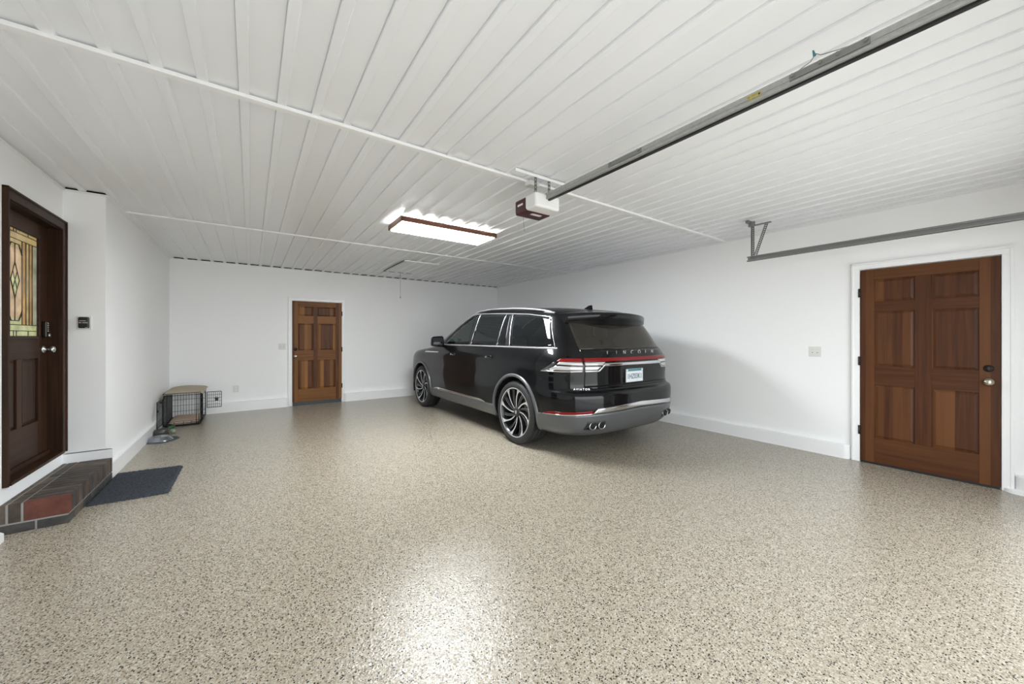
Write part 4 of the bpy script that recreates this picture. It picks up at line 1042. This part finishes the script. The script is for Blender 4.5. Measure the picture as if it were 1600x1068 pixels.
# wheels, built once at the near side and copied
RIMD = mat('dark_rim_paint', (.02, .021, .024), .3, .4, coat=.5)
RIMS = mat('machined_alloy', (.72, .73, .75), .3, .6)
def wheel():
    M = Matrix.Rotation(R(-90), 4, 'Y')      # local z of the lathe -> -x (outwards on the near side)
    rt_ = B(); lathe(rt_, [(.297, .118), (.303, .124), (.300, .130), (.291, .126), (.280, .10), (.272, .04), (.272, -.10), (.30, -.115)], M, 64, 0)
    # machined lip
    lathe(rt_, [(.291, .1265), (.300, .1305), (.3035, .1245)], M, 64, 1)
    lathe(rt_, [(0, .02), (.16, .02), (.272, -.02)], M, 48, 0)
    w_ = obj('wheel', rt_, [RIMD, RIMS], car, fix=False)
    tr = B(); lathe(tr, [(.296, .112), (.300, .128), (.318, .134), (.345, .135), (.366, .126), (.379, .108), (.384, .085), (.3845, .07), (.378, .066), (.378, .060), (.385, .056), (.385, .010), (.378, .006), (.378, -.002), (.385, -.006), (.385, -.055), (.378, -.06), (.378, -.066), (.3845, -.07), (.380, -.11), (.35, -.135), (.30, -.12), (.290, .0)], M, 72, 0, True)
    # tread blocks
    for k in range(72):
        a = 2*PI*k/72
        for h0, h1 in ((.070, .112), (-.112, -.070)):
            q = bmesh.new(); box(q, (-.0045, .374, h0), (.0045, .3855, h1)); merge(tr, q, M @ Matrix.Rotation(a, 4, 'Z') @ Matrix.Identity(4))
    obj('tyre', tr, RUBBER, w_, fix=False)
    for k in range(8):
        sp1 = B(); a0 = 2*PI*k/8+.18
        def P_(r_, a, h): return M @ Vector((r_*math.cos(a), r_*math.sin(a), h))
        # machined spoke: curved, flaring where it meets the rim
        prof = []
        for i in range(13):
            r_ = .055+.239*i/12; t_ = i/12; am = a0-.42*t_**1.2; hw = (.0085+.003*t_+.032*max(0, (t_-.72)/.28)**1.6)/r_ ; prof.append((r_, am, hw, .088+.034*t_**1.5))
        rows_ = [[P_(r_, am-hw, h-.05), P_(r_, am-hw, h-.004), P_(r_, am-hw*.8, h), P_(r_, am+hw*.8, h), P_(r_, am+hw, h-.004), P_(r_, am+hw, h-.05)] for r_, am, hw, h in prof]
        V_ = gridmesh(sp1, rows_, 0)
        for f_ in sp1.faces:
            c_ = M.inverted() @ f_.calc_center_median(); 
        for i, f_ in enumerate(list(sp1.faces)): f_.material_index = 1 if i % 5 == 2 else 0; f_.smooth = False
        # dark companion spoke
        prof = []
        for i in range(11):
            r_ = .055+.222*i/10; t_ = i/10; am = a0+.36-.30*t_**1.2; hw = (.010+.008*t_)/r_; prof.append((r_, am, hw, .078+.020*t_))
        rows_ = [[P_(r_, am-hw, h-.05), P_(r_, am-hw, h-.008), P_(r_, am+hw, h), P_(r_, am+hw*1.15, h), P_(r_, am+hw*1.15, h-.05)] for r_, am, hw, h in prof]
        n0 = len(sp1.faces); gridmesh(sp1, rows_, 0)
        sp1.faces.ensure_lookup_table()
        for i in range(n0, len(sp1.faces)):
            sp1.faces[i].smooth = False
            if (i-n0) % 4 == 2: sp1.faces[i].material_index = 1
        obj('spoke', sp1, [RIMD, RIMS], w_)
    hb = B(); lathe(hb, [(0, .100), (.030, .100), (.036, .096), (.060, .090), (.064, .080), (.064, .03)], M, 32, 0)
    for k in range(5):
        q = bmesh.new(); lathe(q, [(.011, .07), (.011, .094), (0, .094)], Matrix.Translation((.047, 0, 0)), 8); merge(hb, q, M @ Matrix.Rotation(2*PI*k/5, 4, 'Z'))
    h_ = obj('hub', hb, RIMD, w_)
    cp = B(); q = bmesh.new(); box(q, (-.020, -.008, .1005), (.020, .008, .1025), 0, .001); merge(cp, q, M); obj('cap_emblem', cp, RIMS, w_)
    br = B(); lathe(br, [(0, .005), (.185, .005), (.185, .028), (.10, .03)], M, 40, 0); obj('brake_disc', br, GALVD, w_)
    return w_
w0 = wheel(); w0.location = (-.862, 0, .384); w0.rotation_euler = (.06, 0, 0)
def dupw(loc, rz, spin):
    r_ = w0.copy(); C.objects.link(r_); r_.location = loc; r_.rotation_euler = (spin, 0, rz)
    for ch in list(w0.children):
        c_ = ch.copy(); C.objects.link(c_); c_.parent = r_
dupw((-.862, 3.025, .384), 0, .35); dupw((.862, 0, .384), PI, .2); dupw((.862, 3.025, .384), PI, .5)

# ---------------------------------------------------------------- light, world, camera
w = bpy.data.worlds.new('overcast_sky'); bpy.context.scene.world = w; w.use_nodes = True
bg = w.node_tree.nodes['Background']; bg.inputs['Color'].default_value = (.88, .95, 1.0, 1); bg.inputs['Strength'].default_value = SKY
ld = bpy.data.lights.new('doorway_daylight', 'AREA'); ld.shape = 'RECTANGLE'; ld.size = OX1-OX0; ld.size_y = OZ; ld.energy = 1
ld.cycles.is_portal = True
lo = bpy.data.objects.new('doorway_daylight', ld); C.objects.link(lo); lo.location = ((OX0+OX1)/2, YF-.06, OZ/2); lo.rotation_euler = (R(90), 0, 0)

sd = bpy.data.lights.new('sun', 'SUN'); sd.energy = SUN; sd.angle = R(1.0); sd.color = (1.0, .97, .93)
so = bpy.data.objects.new('sun', sd); C.objects.link(so); so.rotation_euler = Vector((.77, .10, .75)).to_track_quat('Z', 'Y').to_euler(); so.location = (20, 3, 20)

cam = bpy.data.cameras.new('camera'); co = bpy.data.objects.new('camera', cam); C.objects.link(co)
cam.sensor_width = 36; cam.lens = 582/1600*36; cam.shift_y = -7/1600; cam.clip_start = .02; cam.clip_end = 100
co.location = (0, 0, 1.30); co.rotation_euler = (R(90), 0, -.6115)
sc = bpy.context.scene; sc.camera = co
sc.view_settings.view_transform = 'Standard'; sc.view_settings.look = 'None'; sc.view_settings.gamma = 1; sc.view_settings.use_curve_mapping = False
sc.view_settings.exposure = EXPO
sc.cycles.max_bounces = 14; sc.cycles.diffuse_bounces = 8; sc.cycles.glossy_bounces = 6; sc.cycles.transparent_max_bounces = 16; sc.cycles.use_denoising = True
sc.cycles.sample_clamp_indirect = 4.0; sc.cycles.blur_glossy = .5; sc.cycles.caustics_reflective = False; sc.cycles.caustics_refractive = False
